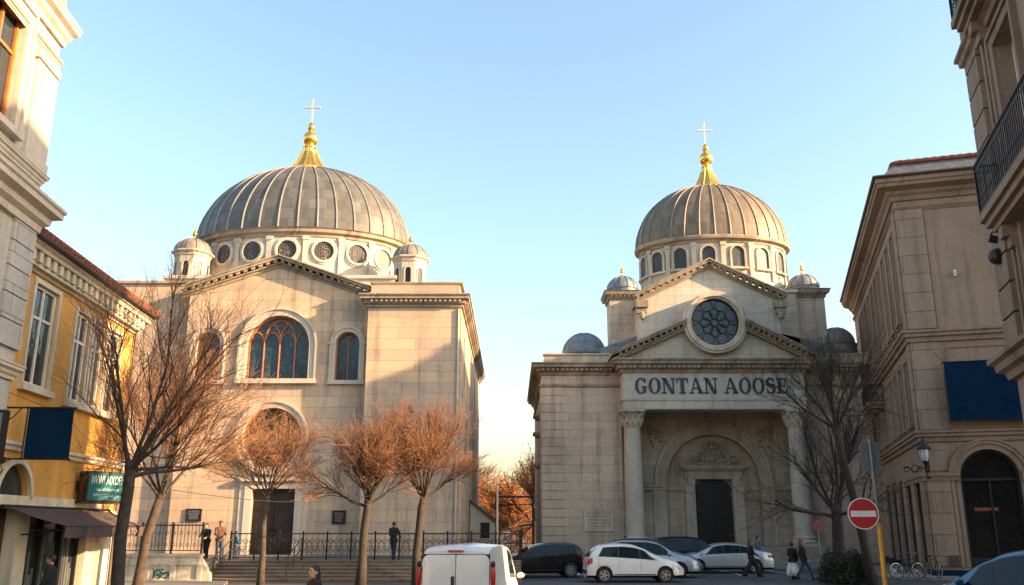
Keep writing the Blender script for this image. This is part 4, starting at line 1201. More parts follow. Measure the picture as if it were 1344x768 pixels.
for h in sh:
    f = MB(); SF.box(f, h[0], h[1], -.48, -.44, h[2], h[3]); SF.box(f, h[0], h[1], -.44, -.36, 3.2, 3.35)
    for k in (0,1): SF.strip(f, [(h[0]+.2+k*1.0-.0,.4),(h[0]+.8+k*1.0,.4),(h[0]+.8+k*1.0,3.0),(h[0]+.2+k*1.0,3.0)], [(h[0]+.02+k*1.0,.2),(h[0]+.98+k*1.0,.2),(h[0]+.98+k*1.0,3.18),(h[0]+.02+k*1.0,3.18)], -.44, -.38, True)
    obj('shop_door', f, 'door_wood', mb_)
for h in (arch_d, arch_d2):
    cu, zs = (h[0]+h[1])/2, 4.45
    f = MB(); FF.prism(f, FF.archpoly(cu, zs, 1.24, .36, 24), -.46, -.42)
    g = obj('arched_window', f, 'window_dark', mb_)
    f = MB(); FF.arch(f, cu, zs, 1.12, 1.248, .36, -.41, -.26, 24); FF.box(f, cu-1.12, cu+1.12, -.41, -.30, 4.3, 4.42); FF.box(f, cu-1.12, cu+1.12, -.41, -.30, .36, .9); FF.box(f, cu-.04, cu+.04, -.41, -.32, .9, 4.3)
    obj('window_frame', f, 'iron', g)
    f = MB()
    if h is arch_d:
        FF.box(f, cu-.75, cu+.25, -.415, -.40, 2.95, 3.1); obj('lit_sign_bar', f, 'tile', g)  # painted orange bar stands for the lit sign inside the window
m = MB(); m.box(-.16, -.002, -.16, DP, 0, .34); FF.box(m, 0, 1.4, .002, .2, 0, .36); FF.box(m, 4.0, 5.95, .002, .2, 0, .36); obj('plinth', m, 'banner', mb_)
m = MB(); FF.box(m, .55, .95, .105, .22, .55, 1.0); obj('meter_box', m, 'iron_rust', mb_)
m = MB(); FF.box(m, 2.3, 2.42, .002, .12, 14.0, 14.3); FF.tube(m, [(2.36,.1,14.2),(2.36,.22,14.12)], .08, 8); obj('alarm_box', m, 'white_metal', mb_)
# side balcony
def railing_part(mb, pts, z0, z1, sp=.13, rr=.012, scrolls=True):
    for a, b in zip(pts, pts[1:]):
        a, b = Vector(a), Vector(b); L = (b-a).length; n_ = max(1, int(L/sp))
        mb.tube([(a.x,a.y,z1),(b.x,b.y,z1)], .03, 6); mb.tube([(a.x,a.y,z0+.06),(b.x,b.y,z0+.06)], .02, 5); mb.tube([(a.x,a.y,z1-.14),(b.x,b.y,z1-.14)], .014, 4)
        for i in range(n_+1):
            p = a.lerp(b, i/n_)
            mb.tube([(p.x,p.y,z0),(p.x,p.y,z1)], rr if 0 < i < n_ else .03, 4)
            if scrolls and i < n_:
                q = a.lerp(b, (i+.5)/n_)
                mb.tube([(q.x+(b-a).x/L*.05*math.cos(t*PI/4),q.y+(b-a).y/L*.05*math.cos(t*PI/4),z0+.28+.05*math.sin(t*PI/4)) for t in range(9)], .009, 3)
                mb.tube([(q.x+(b-a).x/L*.04*math.cos(t*PI/4),q.y+(b-a).y/L*.04*math.cos(t*PI/4),z1-.07+.04*math.sin(t*PI/4)) for t in range(9)], .008, 3)
m = MB(); SF.box(m, 12.2, 15.6, .002, 1.0, 9.45, 9.62); SF.box(m, 12.3, 15.5, .002, .9, 9.25, 9.45)
for u in (12.6,15.0): SF.prism(m, [(u,9.25),(u+.25,9.25),(u+.25,8.6),(u,8.6)], .002, .35); SF.box(m, u, u+.25, .002, .7, 9.0, 9.25)
bo = obj('balcony', m, 'brown_trim', mb_)
m = MB(); railing_part(m, [SF.p(12.25,.02,0),SF.p(12.25,.95,0),SF.p(15.55,.95,0),SF.p(15.55,.02,0)], 9.62, 10.65); obj('railing', m, 'iron', bo)

bn = thing('banner', 'large blank navy banner hung across the brown corner building above its arched door', 'banner', FF.p(0,0,0), 0)
bn.location = (19.25,41.6,0); bn.rotation_euler = (0,0,A)
m = MB()
nx, nz = 14, 10
vs, fs = [], []
for s_ in (0, 1):
    for j in range(nz+1):
        for i in range(nx+1):
            u = 1.25+5.6*i/nx; z = 6.98+2.72*j/nz
            vs.append(FF.p(u, .62+.05*math.sin(i*.9+j*.25)*(.4+j/nz*.3)-s_*.02, z))
k = (nx+1)*(nz+1)
for s_ in (0, 1):
    for j in range(nz):
        for i in range(nx):
            q = s_*k+j*(nx+1)+i; fs.append((q,q+1,q+nx+2,q+nx+1))
m.add(vs, fs)
obj('canvas', m, 'banner', bn, True)
m = MB()
for z in (9.72, 6.98): FF.tube(m, [(1.2,.61,z),(6.9,.61,z)], .03, 6)
for u in (1.25, 6.8): FF.tube(m, [(u,.0,9.72),(u,.61,9.72)], .025, 5); FF.tube(m, [(u-.25,.02,10.4),(u,.61,9.72)], .012, 4); FF.tube(m, [(u,.0,6.98),(u,.61,6.98)], .02, 5)
obj('bracket', m, 'iron', bn)

# wall lantern at the corner
wl = thing('wall_lantern', 'black scrolled iron wall lantern with frosted glass on the brown building corner', 'lamp', (19.25-.3,41.6+.09,-.3), A)
m = MB()
FF.box(m, .30, .50, .162, .20, 4.75, 5.55); bx = 0.22
for k in range(3): m.sphere(FF.p(.4,.2,4.75+.4*k), .07, 8, 6)
FF.tube(m, [(.4,.2,5.15),(.3,.5,5.2),(.22,.8,5.25),(.22,1.0,5.32)], .035, 6)
for r_, cz_, cd in ((.24,4.98,.48),(.16,5.05,.85),(.13,5.38,.55)):
    m.tube([FF.p(.36-.14*(cd+r_*math.cos(t)-.2),cd+r_*math.cos(t)*(1-t*.03),cz_+r_*math.sin(t)*(1-t*.03)) for t in [i*.42 for i in range(16)]], .022, 5)
m.tube([FF.p(.28-.9*t, .35+.0*t, 5.12+.10*math.sin(t*9)) for t in [i/14 for i in range(15)]], .02, 5)
for cx_, r_ in ((-.15,.22),(-.52,.16),(.05,.14)):
    m.tube([FF.p(cx_+r_*math.cos(t)*(1-t*.08),.36,5.12+r_*math.sin(t)*(1-t*.08)) for t in [i*.45 for i in range(15)]], .022, 5)
FF.tube(m, [(.22,1.0,5.3),(.22,1.0,5.42)], [.05,.10], 8)
obj('bracket', m, 'iron', wl)
c = FF.p(.22, 1.0, 0)
m = MB(); m.lathe(c.x, c.y, [(.15,5.44),(.20,5.6),(.25,5.98)], 8); obj('lamp_glass', m, 'lamp_glass', wl)
m = MB(); m.lathe(c.x, c.y, [(.08,5.38),(.16,5.42),(.155,5.45)], 8); m.lathe(c.x, c.y, [(.30,5.97),(.31,6.02),(.22,6.14),(.17,6.2),(.15,6.32),(.06,6.40),(.035,6.48)], 8); m.sphere((c.x,c.y,6.52), .05, 8, 6)
for i in range(8):
    a = 2*PI*i/8; m.tube([(c.x+.155*math.cos(a),c.y+.155*math.sin(a),5.44),(c.x+.20*math.cos(a),c.y+.20*math.sin(a),5.6),(c.x+.256*math.cos(a),c.y+.256*math.sin(a),5.98)], .013, 4)
obj('lamp_frame', m, 'iron', wl)

# ================================================================== near building on the right
nr = thing('balcony_building', 'tall taupe building with black iron balconies one above the other', 'building', (10.75,18.5,-.131), A)
nr.scale = (1.057, 1.057, 1.057)
NS = Frame((0,0,0), (0,1,0), (-1,0,0))
NB = Frame((0,0,0), (1,0,0), (0,1,0))
NW = [(-3.35,-2.05,5.95,7.95), (-3.35,-2.05,8.42,11.5), (-3.35,-2.05,12.65,15.4), (-6.6,-5.3,8.42,11.5), (-6.6,-5.3,12.65,15.4), (-6.6,-5.3,5.95,7.95)]
m = MB()
NS.wall(m, -8.5, 0, 0, 16.8, NW+[(-3.6,-1.6,.2,3.4)], .4)
NB.wall(m, 0, 14, 0, 16.8, [], 0)
m.quad((0,-8.5,0),(14,-8.5,0),(14,-8.5,16.8),(0,-8.5,16.8)); m.quad((14,-8.5,0),(14,0,0),(14,0,16.8),(14,-8.5,16.8)); m.quad((0,-8.5,16.8),(14,-8.5,16.8),(14,0,16.8),(0,0,16.8))
obj('wall', m, 'taupe', nr)
m = MB()
for k in range(18):
    z = 5.75+k*.62
    if 8.3 < z < 8.7: continue
    if z+.58 < 16.5: m.box(-.10, -.002, -.95, .08, z, z+.57); 
    if z+.58 < 16.5: m.box(-.002, .9, .002, .08, z, z+.57)
obj('quoin', m, 'taupe_trim', nr)
m = MB()
def ncor(z0, z1, d):
    h = z1-z0
    m.sweep([(14,0),(0,0),(0,-8.5)][::-1] if False else [(0,-8.5),(0,0),(14,0)][::-1], [(.002,z0),(d*.3,z0),(d*.4,z0+h*.3),(d*.7,z0+h*.4),(d*.75,z0+h*.7),(d,z0+h*.8),(d,z1),(.002,z1+.04)])
ncor(5.15, 5.6, .42); ncor(12.05, 12.45, .26); ncor(16.3, 16.8, .55); ncor(13.1, 13.25, .18)
for h in NW:
    NS.strip(m, [(h[0],h[2]),(h[0],h[3]),(h[1],h[3]),(h[1],h[2])], [(h[0]-.2,h[2]),(h[0]-.2,h[3]+.2),(h[1]+.2,h[3]+.2),(h[1]+.2,h[2])], .002, .07)
    NS.strip(m, [(h[0]-.2,h[2]),(h[0]-.2,h[3]+.2),(h[1]+.2,h[3]+.2),(h[1]+.2,h[2])], [(h[0]-.3,h[2]),(h[0]-.3,h[3]+.3),(h[1]+.3,h[3]+.3),(h[1]+.3,h[2])], .002, .12)
NS.box(m, -1.45, -1.30, .002, .09, 5.7, 12.0)
obj('moulding', m, 'taupe_trim', nr)
for h in NW: sash(nr, NS, h, fm='white_wood' if h[2] > 8 else 'grey_wood', gm='window', din=-.36)
f = MB(); NS.box(f, -3.6, -1.6, -.38, -.34, .2, 3.4); obj('door', f, 'door_wood', nr)
for z in (8.12, 12.5):
    m = MB(); NS.box(m, -7.4, -1.1, .002, .52, z, z+.16); NS.box(m, -7.3, -1.2, .002, .44, z-.14, z); NS.box(m, -7.2, -1.3, .002, .34, z-.26, z-.14)
    for u in (-1.7,-3.9,-6.6):
        NS.box(m, u-.14, u+.14, .002, .32, z-.5, z-.26); NS.box(m, u-.14, u+.14, .002, .2, z-.7, z-.5)
    bo = obj('balcony', m, 'taupe_trim', nr)
    m = MB(); railing_part(m, [NS.p(-1.15,.02,0),NS.p(-1.15,.48,0),NS.p(-7.35,.48,0),NS.p(-7.35,.02,0)], z+.16, z+1.22, .12, .013); obj('railing', m, 'iron', bo)
m = MB(); q = NS.p(-.5,.15,7.6); m.sphere(q, .17, 10, 8); m.tube([q, NS.p(-.5,0,7.75)], .03, 5); m.tube([NS.p(-.5,.1,7.95), NS.p(-.5,.25,8.0)], .08, 6); obj('security_camera', m, 'iron', nr)

# ================================================================== near building on the left
lb = thing('rendered_building', 'tall grey rendered building with heavy cornices and an orange varnished window beside the yellow shop', 'building', (-10.72,18.6,0), R(5.4))
LS = Frame((0,0,0), (0,1,0), (1,0,0))
LNF = Frame((0,0,0), (-1,0,0), (0,1,0))
LW = [(-3.1,-1.7,10.35,12.95), (-3.5,-2.15,5.95,8.55), (-7.2,-5.8,10.35,12.95), (-7.2,-5.85,5.95,8.55)]
m = MB()
LS.wall(m, -14, 0, 5.5, 13.5, LW, .24); LNF.wall(m, 0, 10, 0, 15.6, [], 0)
m.box(-9.9, -.12, -13.9, -.1, 13.7, 15.6)
m.quad((0,-14,0),(-10,-14,0),(-10,-14,15.6),(0,-14,15.6)); m.quad((-10,-14,0),(-10,0,0),(-10,0,15.6),(-10,-14,15.6))
obj('wall', m, 'grey_plaster', lb)
m = MB(); LS.wall(m, -14, 0, 0, 5.5, [(-4.4,-2.2,.2,3.6)], .5)
for k in range(6):
    z = 5.95+k*.56
    if z < 8.6: m.box(.002, .07, -.98, .06, z, z+.53); m.box(-.5, -.002, .002, .06, z, z+.53)
obj('block_wall', m, 'grey_block', lb)
m = MB()
def lcor2(z0, z1, d):
    # travel -x -> corner -> -y has the street on its left, so run it the other way round
    h = z1-z0
    m.sweep([(0,-14),(0,0),(-10,0)], [(.002,z0),(d*.22,z0),(d*.26,z0+h*.22),(d*.5,z0+h*.34),(d*.55,z0+h*.55),(d*.9,z0+h*.66),(d*.9,z0+h*.84),(d,z0+h*.9),(d,z1),(.002,z1+.06)])
lcor2(8.65, 9.3, .48); lcor2(13.3, 13.9, .32); lcor2(5.3, 5.62, .20); lcor2(4.0, 4.12, .06); lcor2(9.75, 10.0, .14); lcor2(12.75, 12.9, .10); lcor2(15.5, 15.75, .22)
for h in LW:
    LS.strip(m, [(h[0],h[2]),(h[0],h[3]),(h[1],h[3]),(h[1],h[2])], [(h[0]-.18,h[2]),(h[0]-.18,h[3]+.18),(h[1]+.18,h[3]+.18),(h[1]+.18,h[2])], .002, .08)
    LS.strip(m, [(h[0]-.18,h[2]),(h[0]-.18,h[3]+.18),(h[1]+.18,h[3]+.18),(h[1]+.18,h[2])], [(h[0]-.27,h[2]),(h[0]-.27,h[3]+.27),(h[1]+.27,h[3]+.27),(h[1]+.27,h[2])], .002, .13)
    LS.box(m, h[0]-.3, h[1]+.3, .002, .18, h[2]-.14, h[2])
LS.box(m, -1.05, -.0, .002, .07, 10.05, 12.7); LS.box(m, -1.12, .0, .002, .12, 10.0, 10.22); LS.box(m, -1.12, .0, .002, .11, 12.4, 12.6)
obj('moulding', m, 'lc_trim', lb)
for h in LW: sash(lb, LS, h, fm='orange_wood' if h[2] > 9 else 'white_wood', gm='window', din=-.20, rails=(.66,))
f = MB(); LS.box(f, -4.4, -2.2, -.46, -.42, .2, 3.6); obj('door', f, 'door_wood', lb)
sg = thing('lightbox_sign', 'small black box sign with a red lower panel projecting from the grey rendered building', 'sign', (-10.72,18.6,0), R(5.4))
SB = Frame(LS.p(-.95,0,0), (1,0,0), (0,-1,0))
m = MB(); SB.box(m, .12, .46, -.12, .12, 3.62, 4.55); SB.tube(m, [(0,0,4.45),(.3,0,4.45)], .03, 6); SB.tube(m, [(0,0,3.75),(.3,0,3.75)], .03, 6); SB.tube(m, [(.2,0,3.62),(.0,0,3.3)], .018, 5); SB.prism(m, [(.06,3.62),(.52,3.62),(.46,3.5),(.12,3.5)], -.14, .14)
obj('sign_box', m, 'iron', sg)
m = MB(); SB.box(m, .27, .43, .121, .135, 4.05, 4.48); obj('pale_panel', m, 'grey_metal', sg)
m = MB(); SB.box(m, .27, .43, .121, .135, 3.68, 4.05); obj('red_panel', m, 'red_metal', sg)

# ================================================================== yellow building
yb = thing('yellow_building', 'ochre yellow two storey building with red tiled eaves above a dark shopfront', 'building', (-11.45,19.2,0), R(4.2))
YS = Frame((0,0,0), (0,1,0), (1,0,0))
YN = Frame((0,8.3,0), (-1,0,0), (0,1,0))
YW = [(1.25,2.55,5.55,8.0), (3.75,4.65,5.5,7.9), (4.95,5.85,5.5,7.9), (6.15,7.05,5.5,7.9)]
m = MB()
YS.wall(m, -.6, 8.3, 4.15, 8.5, YW, .14)
YS.wall(m, -.6, 8.3, 2.75, 4.15, [(.75,2.35,2.75,3.70,'arch')], .2)
YN.wall(m, 0, 9, 0, 8.5, [], 0)
obj('wall', m, 'yellow', yb)
m = MB()
YS.wall(m, -.6, 8.3, 0, 2.75, [(.55,2.1,.1,2.75),(2.7,6.3,.35,2.75)], .35)
YS.box(m, 7.0, 7.75, .002, .12, .1, 2.7); YS.box(m, 6.9, 7.85, .002, .18, 2.45, 2.7)
YS.box(m, .4, 6.9, .002, .07, 2.76, 2.98)
YS.arch(m, 1.55, 2.9, .80, .92, 2.99, .002, .10, 20)
m.sweep([(0,-.6),(0,8.3),(-9,8.3)], [(.002,3.98),(.08,3.98),(.10,4.06),(.16,4.10),(.16,4.17),(.002,4.2)])
m.sweep([(0,-.6),(0,8.3),(-9,8.3)], [(.002,8.2),(.06,8.2),(.10,8.32),(.002,8.34)])
m.sweep([(0,-.6),(0,8.3),(-9,8.3)], [(.002,8.62),(.32,8.62),(.35,8.7),(.42,8.74),(.42,8.86),(.002,8.9)])
for h in YW:
    YS.strip(m, [(h[0],h[2]),(h[0],h[3]),(h[1],h[3]),(h[1],h[2])], [(h[0]-.11,h[2]),(h[0]-.11,h[3]+.11),(h[1]+.11,h[3]+.11),(h[1]+.11,h[2])], .002, .06)
YS.box(m, 1.05, 2.75, .002, .16, 5.38, 5.54); YS.box(m, 3.55, 7.25, .002, .18, 5.32, 5.49)
obj('moulding', m, 'cream', yb)
m = MB()
for i in range(23): YS.box(m, -.45+i*.385, -.27+i*.385, .002, .28, 8.36, 8.615)
YS.box(m, -.5, 8.2, .002, .2, 8.28, 8.36)
obj('eaves_bracket', m, 'cream', yb)
m = MB()
for i in range(22): YN.box(m, .2+i*.385, .38+i*.385, .002, .28, 8.36, 8.615)
YN.box(m, .2, 8.6, .002, .2, 8.28, 8.36)
obj('eaves_bracket', m, 'cream', yb)
m = MB()
m.add([(.48,-.6,8.9),(.48,8.72,8.9),(-4,8.3,11.2),(-4,-.6,11.2),(-9,8.72,8.9)], [(0,1,2,3),(1,4,2)])
rf = obj('roof', m, 'tile', yb)
m = MB()
for i in range(48):
    y = -.55+i*.2
    f = min(1, max(0, (8.9-y)/4.6))
    m.tube([(.56,y,8.93),(.14,y,9.14),(.56-4.6*min(1,f+.05),y,8.93+2.3*min(1,f+.05))], .085, 6)
for i in range(14): m.tube([(.48-.33*i,8.70-.035*i,8.96+.165*i),(.48-.33*(i+1),8.70-.035*(i+1),8.96+.165*(i+1))], [.13,.10], 6)
obj('roof_tile', m, 'tile', rf, True)
m = MB(); YS.tube(m, [(-.6,.50,8.84),(8.68,.50,8.84)], .06, 8); YS.tube(m, [(8.1,.09,8.3),(8.1,.09,.2)], .05, 6); obj('gutter', m, 'iron_rust', yb)
for h in YW: sash(yb, YS, h, fm='white_wood', gm='window', din=-.12, mull=True, rails=(.68,))
g = MB(); YS.prism(g, YS.archpoly(1.55, 2.9, .79, 2.76, 16), -.16, -.12); obj('fanlight', g, 'window', yb)
g = MB(); YS.box(g, 2.7, 6.3, -.34, -.30, .35, 2.75); sw = obj('shop_window', g, 'window', yb)
f = MB()
for u in (2.7,3.9,5.1,6.22): YS.box(f, u, u+.08, -.3, -.2, .35, 2.7)
YS.box(f, 2.78, 6.22, -.3, -.22, 2.15, 2.22); YS.box(f, 2.78, 6.22, -.3, -.2, .35, .5); obj('window_frame', f, 'iron', sw)
f = MB(); random.seed(5)
for k in range(22):
    u = 2.85+k*.155; YS.box(f, u, u+random.uniform(.05,.13), -.298, -.285, .55, .7+random.uniform(.3,1.35))
obj('display', f, 'grey_metal', sw)
f = MB(); YS.box(f, .55, 2.1, -.34, -.30, .1, 2.74); YS.box(f, .7, 1.25, -.30, -.26, .2, 2.5); YS.box(f, 1.35, 1.95, -.30, -.26, .2, 2.5); dd = obj('shop_door', f, 'door_wood', yb)
f = MB(); YS.box(f, .82, 1.12, -.26, -.24, 1.2, 2.2); obj('notice', f, 'grey_metal', dd)
f = MB(); YS.tube(f, [(1.3,-.25,1.0),(1.3,-.2,1.5)], .025, 6); obj('handle', f, 'grey_metal', dd)
# awning
aw_ = thing('awning', 'plum canvas shop awning with a lettered valance on the yellow building', 'awning', (-11.45,19.2,0), R(4.2))
m = MB()
n_ = 24; vs, fs = [], []
for i in range(n_+1):
    u = 1.9+5.5*i/n_; sg_ = .02*math.sin(i*1.3)
    u2 = 1.2+6.2*i/n_
    vs += [YS.p(u2,.08,2.74), YS.p((u+u2)/2,.6,2.50-.02+sg_), YS.p(u,1.15,2.30), YS.p(u,1.17,2.28), YS.p(u,1.17+sg_,2.02-.02*(i % 2))]
for i in range(n_):
    for k in range(4): fs.append((i*5+k,i*5+k+1,(i+1)*5+k+1,(i+1)*5+k))
m.add(vs, fs); obj('canvas', m, 'awning', aw_, True, sharp=40)
m = MB(); YS.tube(m, [(1.9,1.15,2.28),(7.4,1.15,2.28)], .025, 6); YS.tube(m, [(1.0,.1,2.72),(7.5,.1,2.72)], .05, 6)
for u in (2.1,7.2): YS.tube(m, [(u,.1,2.1),(u,.6,2.12),(u,1.15,2.26)], .018, 5)
obj('awning_arm', m, 'iron', aw_)
m = MB(); AF = Frame(YS.p(0,0,0), (0,1,0), (1,0,0))
vs, fs = text_shape('LIDC ARI TOO', .2, 0, 2.2); m.add([YS.p(6.2+v[0]-.3, 1.205, 2.14+v[1]) for v in vs], fs)
obj('lettering', m, 'sign_text_dim', aw_)
# hanging navy banner
hb = thing('banner', 'blank dark blue hanging banner on an iron bracket by the yellow facade', 'banner', (-11.45,19.2,0), R(4.2))
BF = Frame(YS.p(.75,0,0), (1,0,0), (0,-1,0))
m = MB(); vs, fs = [], []
for s_ in (0,1):
    for j in range(9):
        for i in range(7): vs.append(BF.p(.52+.98*i/6, .02*math.sin(i*.8+j*.3)-s_*.012, 3.76+1.12*j/8))
for s_ in (0,1):
    for j in range(8):
        for i in range(6): q = s_*63+j*7+i; fs.append((q,q+1,q+8,q+7))
m.add(vs, fs); obj('canvas', m, 'banner', hb, True)
m = MB()
BF.tube(m, [(0,0,4.90),(1.56,0,4.90)], .022, 6); BF.tube(m, [(0,0,3.75),(1.54,0,3.75)], .02, 6); BF.tube(m, [(.48,0,3.72),(.48,0,4.93)], .02, 6)
BF.tube(m, [(0,.02,4.55),(.2,.01,4.7),(.35,0,4.90)], .014, 5); BF.tube(m, [(0,.02,3.3),(.12,.02,3.5),(.05,.02,3.62),(.25,.01,3.74)], .014, 5); BF.tube(m, [(.0,.02,5.25),(.9,.0,4.9)], .008, 4)
obj('bracket', m, 'iron', hb)
# teal sign
ts = thing('shop_sign', 'teal projecting shop sign with white lettering on the yellow building', 'sign', (-11.45,19.2,0), R(4.2))
q = YS.p(5.05,.10,0)
TF = Frame(q, (.42,.91,0), (.91,-.42,0))
m = MB(); TF.box(m, 0, 1.42, .0, .30, 2.94, 3.74); TF.box(m, -.05, 1.46, -.02, .24, 2.88, 2.94); TF.box(m, .02, .1, -.2, 0, 3.2, 3.5); TF.box(m, 1.3, 1.38, -.6, 0, 3.2, 3.5)
obj('sign_box', m, 'door_wood', ts)
m = MB(); TF.box(m, .03, 1.39, .301, .315, 2.98, 3.70); obj('sign_face', m, 'teal', ts)
m = MB(); write(m, TF, 'IWWI AIXOEN', .71, 3.50, .34, .319, 1.18); write(m, TF, 'the addingarrom', .71, 3.26, .13, .319, .8); write(m, TF, 'lonomrama et Joy', .69, 3.11, .15, .319, .92); obj('lettering', m, 'sign_text', ts)

# ================================================================== terrace, steps, retaining wall, railings
m = MB(); m.box(-30, .4, 41.05, 48.99, 0, .8); m.box(-30, -13.0, 38.52, 41.05, 0, .8); m.box(-8.1, .4, 48.0, 48.99, -.1, .0)
obj('pavement', m, 'paving', kind='structure')
m = MB()
for i in range(6): m.box(-12.98, .4, 38.65+.4*i, 41.05, .1333*i, .1333*(i+1)-.04); m.box(-12.98, .4, 38.60+.4*i, 41.05, .1333*(i+1)-.04, .1333*(i+1))
so_ = obj('church_steps', m, 'step'); tag(so_, 'broad worn stone steps below the scrollwork railing of the grey domed church', 'steps')
rw = thing('retaining_wall', 'whitewashed panelled retaining wall with green graffiti beside the church steps', 'wall', (-18,38.2,0))
RW = MB(Vector((-18,38.2,0)))
rf_ = Frame((0,38.2,0), (1,0,0), (0,-1,0))
RW.box(-30, -13.0, 38.2, 38.5, 0, 1.05)
for i in range(16):
    u = -29.6+i*1.1; rf_.box(RW, u, u+.2, .002, .07, 0, .72)
rf_.box(RW, -30, -13.0, .002, .05, .72, 1.04); rf_.box(RW, -30, -13.0, .002, .08, 0, .14)
rf_.prism(RW, [(-13.0,0),(-12.55,0),(-12.55,.35),(-13.0,1.0)], -.3, .02)
obj('panel', RW, 'retain', rw)
m = MB(Vector((-18,38.2,0))); rf_.box(m, -30, -12.95, -.35, .10, 1.05, 1.17); obj('coping', m, 'lc_trim', rw)
m = MB(Vector((-18,38.2,0)))
random.seed(11)
for (u0, z0) in ((-14.75,.42),(-14.5,.3),(-16.9,.4)):
    pts = [(u0+.22*math.sin(i*.9+u0)+random.uniform(-.06,.06), .006, z0+.16*math.cos(i*1.3)+random.uniform(-.08,.08)) for i in range(12)]
    for a, b in zip(pts, pts[1:]):
        d = Vector((b[0]-a[0], b[2]-a[2])); l = d.length; nx_, nz_ = -d.y/l*.025, d.x/l*.025
        m.add([rf_.p(a[0]+nx_,.0035,a[2]+nz_), rf_.p(b[0]+nx_,.0035,b[2]+nz_), rf_.p(b[0]-nx_,.0035,b[2]-nz_), rf_.p(a[0]-nx_,.0035,a[2]-nz_)], [(0,1,2,3)])
        pts_ = None
obj('graffiti', m, 'graffiti', rw)

def iron_fence(name, label, a, b, z0, h, npanel, kind, mat='iron'):
    a, b = Vector(a), Vector(b)
    o = thing(name, label, 'railing', (a.x, a.y, z0))
    d = b-a; L = d.length; d.normalize()
    for i in range(npanel+1):
        p = a+d*L*i/npanel
        m = MB(a.to_3d()+Vector((0,0,z0))); m.box(p.x-.035, p.x+.035, p.y-.035, p.y+.035, z0, z0+h+.05); m.sphere((p.x,p.y,z0+h+.08), .05, 8, 6); obj('post', m, mat, o)
    m = MB(a.to_3d()+Vector((0,0,z0)))
    P3 = lambda s_, z: (a.x+d.x*s_, a.y+d.y*s_, z0+z)
    for z, r_ in ((h,.028),(.12,.02)): m.tube([P3(0,z), P3(L,z)], r_, 5)
    if kind == 'scroll':
        m.tube([P3(0,h*.52), P3(L,h*.52)], .013, 4)
        rnd = random.Random(4)
        for i in range(npanel):
            s0 = L*i/npanel; pw = L/npanel
            for k in (0,1,2,3):
                c = s0+pw*(.14+.24*k)
                m.tube([P3(c,.12),P3(c,h)], .009, 3)
                for q in range(2):
                    cz = h*(.36+.36*q); r_ = .12
                    m.tube([P3(c+(1 if k % 2 else -1)*r_*(1-t*.07)*math.cos(t+q*PI), cz+r_*(1-t*.07)*math.sin(t+q*PI)) for t in [x*.7 for x in range(12)]], .012, 3)
                m.tube([P3(c-.11,h*.3),P3(c,h*.52),P3(c+.11,h*.3)], .012, 3); m.tube([P3(c-.11,h*.78),P3(c,h*.52),P3(c+.11,h*.78)], .012, 3)
    else:
        n_ = int(L/.15)
        for i in range(n_+1):
            s_ = L*i/n_; m.tube([P3(s_,.1),P3(s_,h+.08)], .013, 4)
            if i % 2: 
                for q in range(2): m.tube([P3(s_+.07*math.cos(t),h*(.3+.42*q)+.07*math.sin(t)) for t in [x*.8 for x in range(9)]], .012, 3)
    obj('ironwork', m, mat, o)
    return o
iron_fence('railing', 'black scrollwork railing along the terrace edge above the church steps', (-12.72,41.2,0), (.35,41.2,0), .8, 1.15, 12, 'scroll')
iron_fence('railing', 'weathered upright bar railing on top of the whitewashed retaining wall', (-22.0,38.35,0), (-13.05,38.35,0), 1.17, 1.15, 7, 'bar', 'iron_rust')
iron_fence('railing', 'dark upright bar fence running back between the two churches', (.42,42.0,0), (.6,56.5,0), .0, 2.0, 8, 'bar')
def handrail(label, x):
    o = thing('handrail', label, 'handrail', (x,41.1,.8))
    m = MB(Vector((x,41.1,.8)))
    for dz in (.95,.5): m.tube([(x,41.1,.8+dz),(x,38.7,.0+dz+.05),(x-.02,38.4,.0+dz)], .028, 6)
    obj('rail', m, 'iron_rust', o)
    for y, z in ((41.12,.8),(39.9,.4),(38.72,.0)):
        m = MB(Vector((x,41.1,.8))); m.tube([(x,y,z),(x,y,z+1.0)], .028, 6)
        if x < -12 and z == .4: m.tube([(x,39.9+.3*math.cos(t),.75+.25*math.sin(t)) for t in [i*.6 for i in range(14)]], .02, 4)
        obj('post', m, 'iron_rust', o)
handrail('rusty sloping handrail beside the whitewashed wall at the end of the church steps', -12.62)
handrail('dark sloping handrail in the middle of the church steps', -9.5)
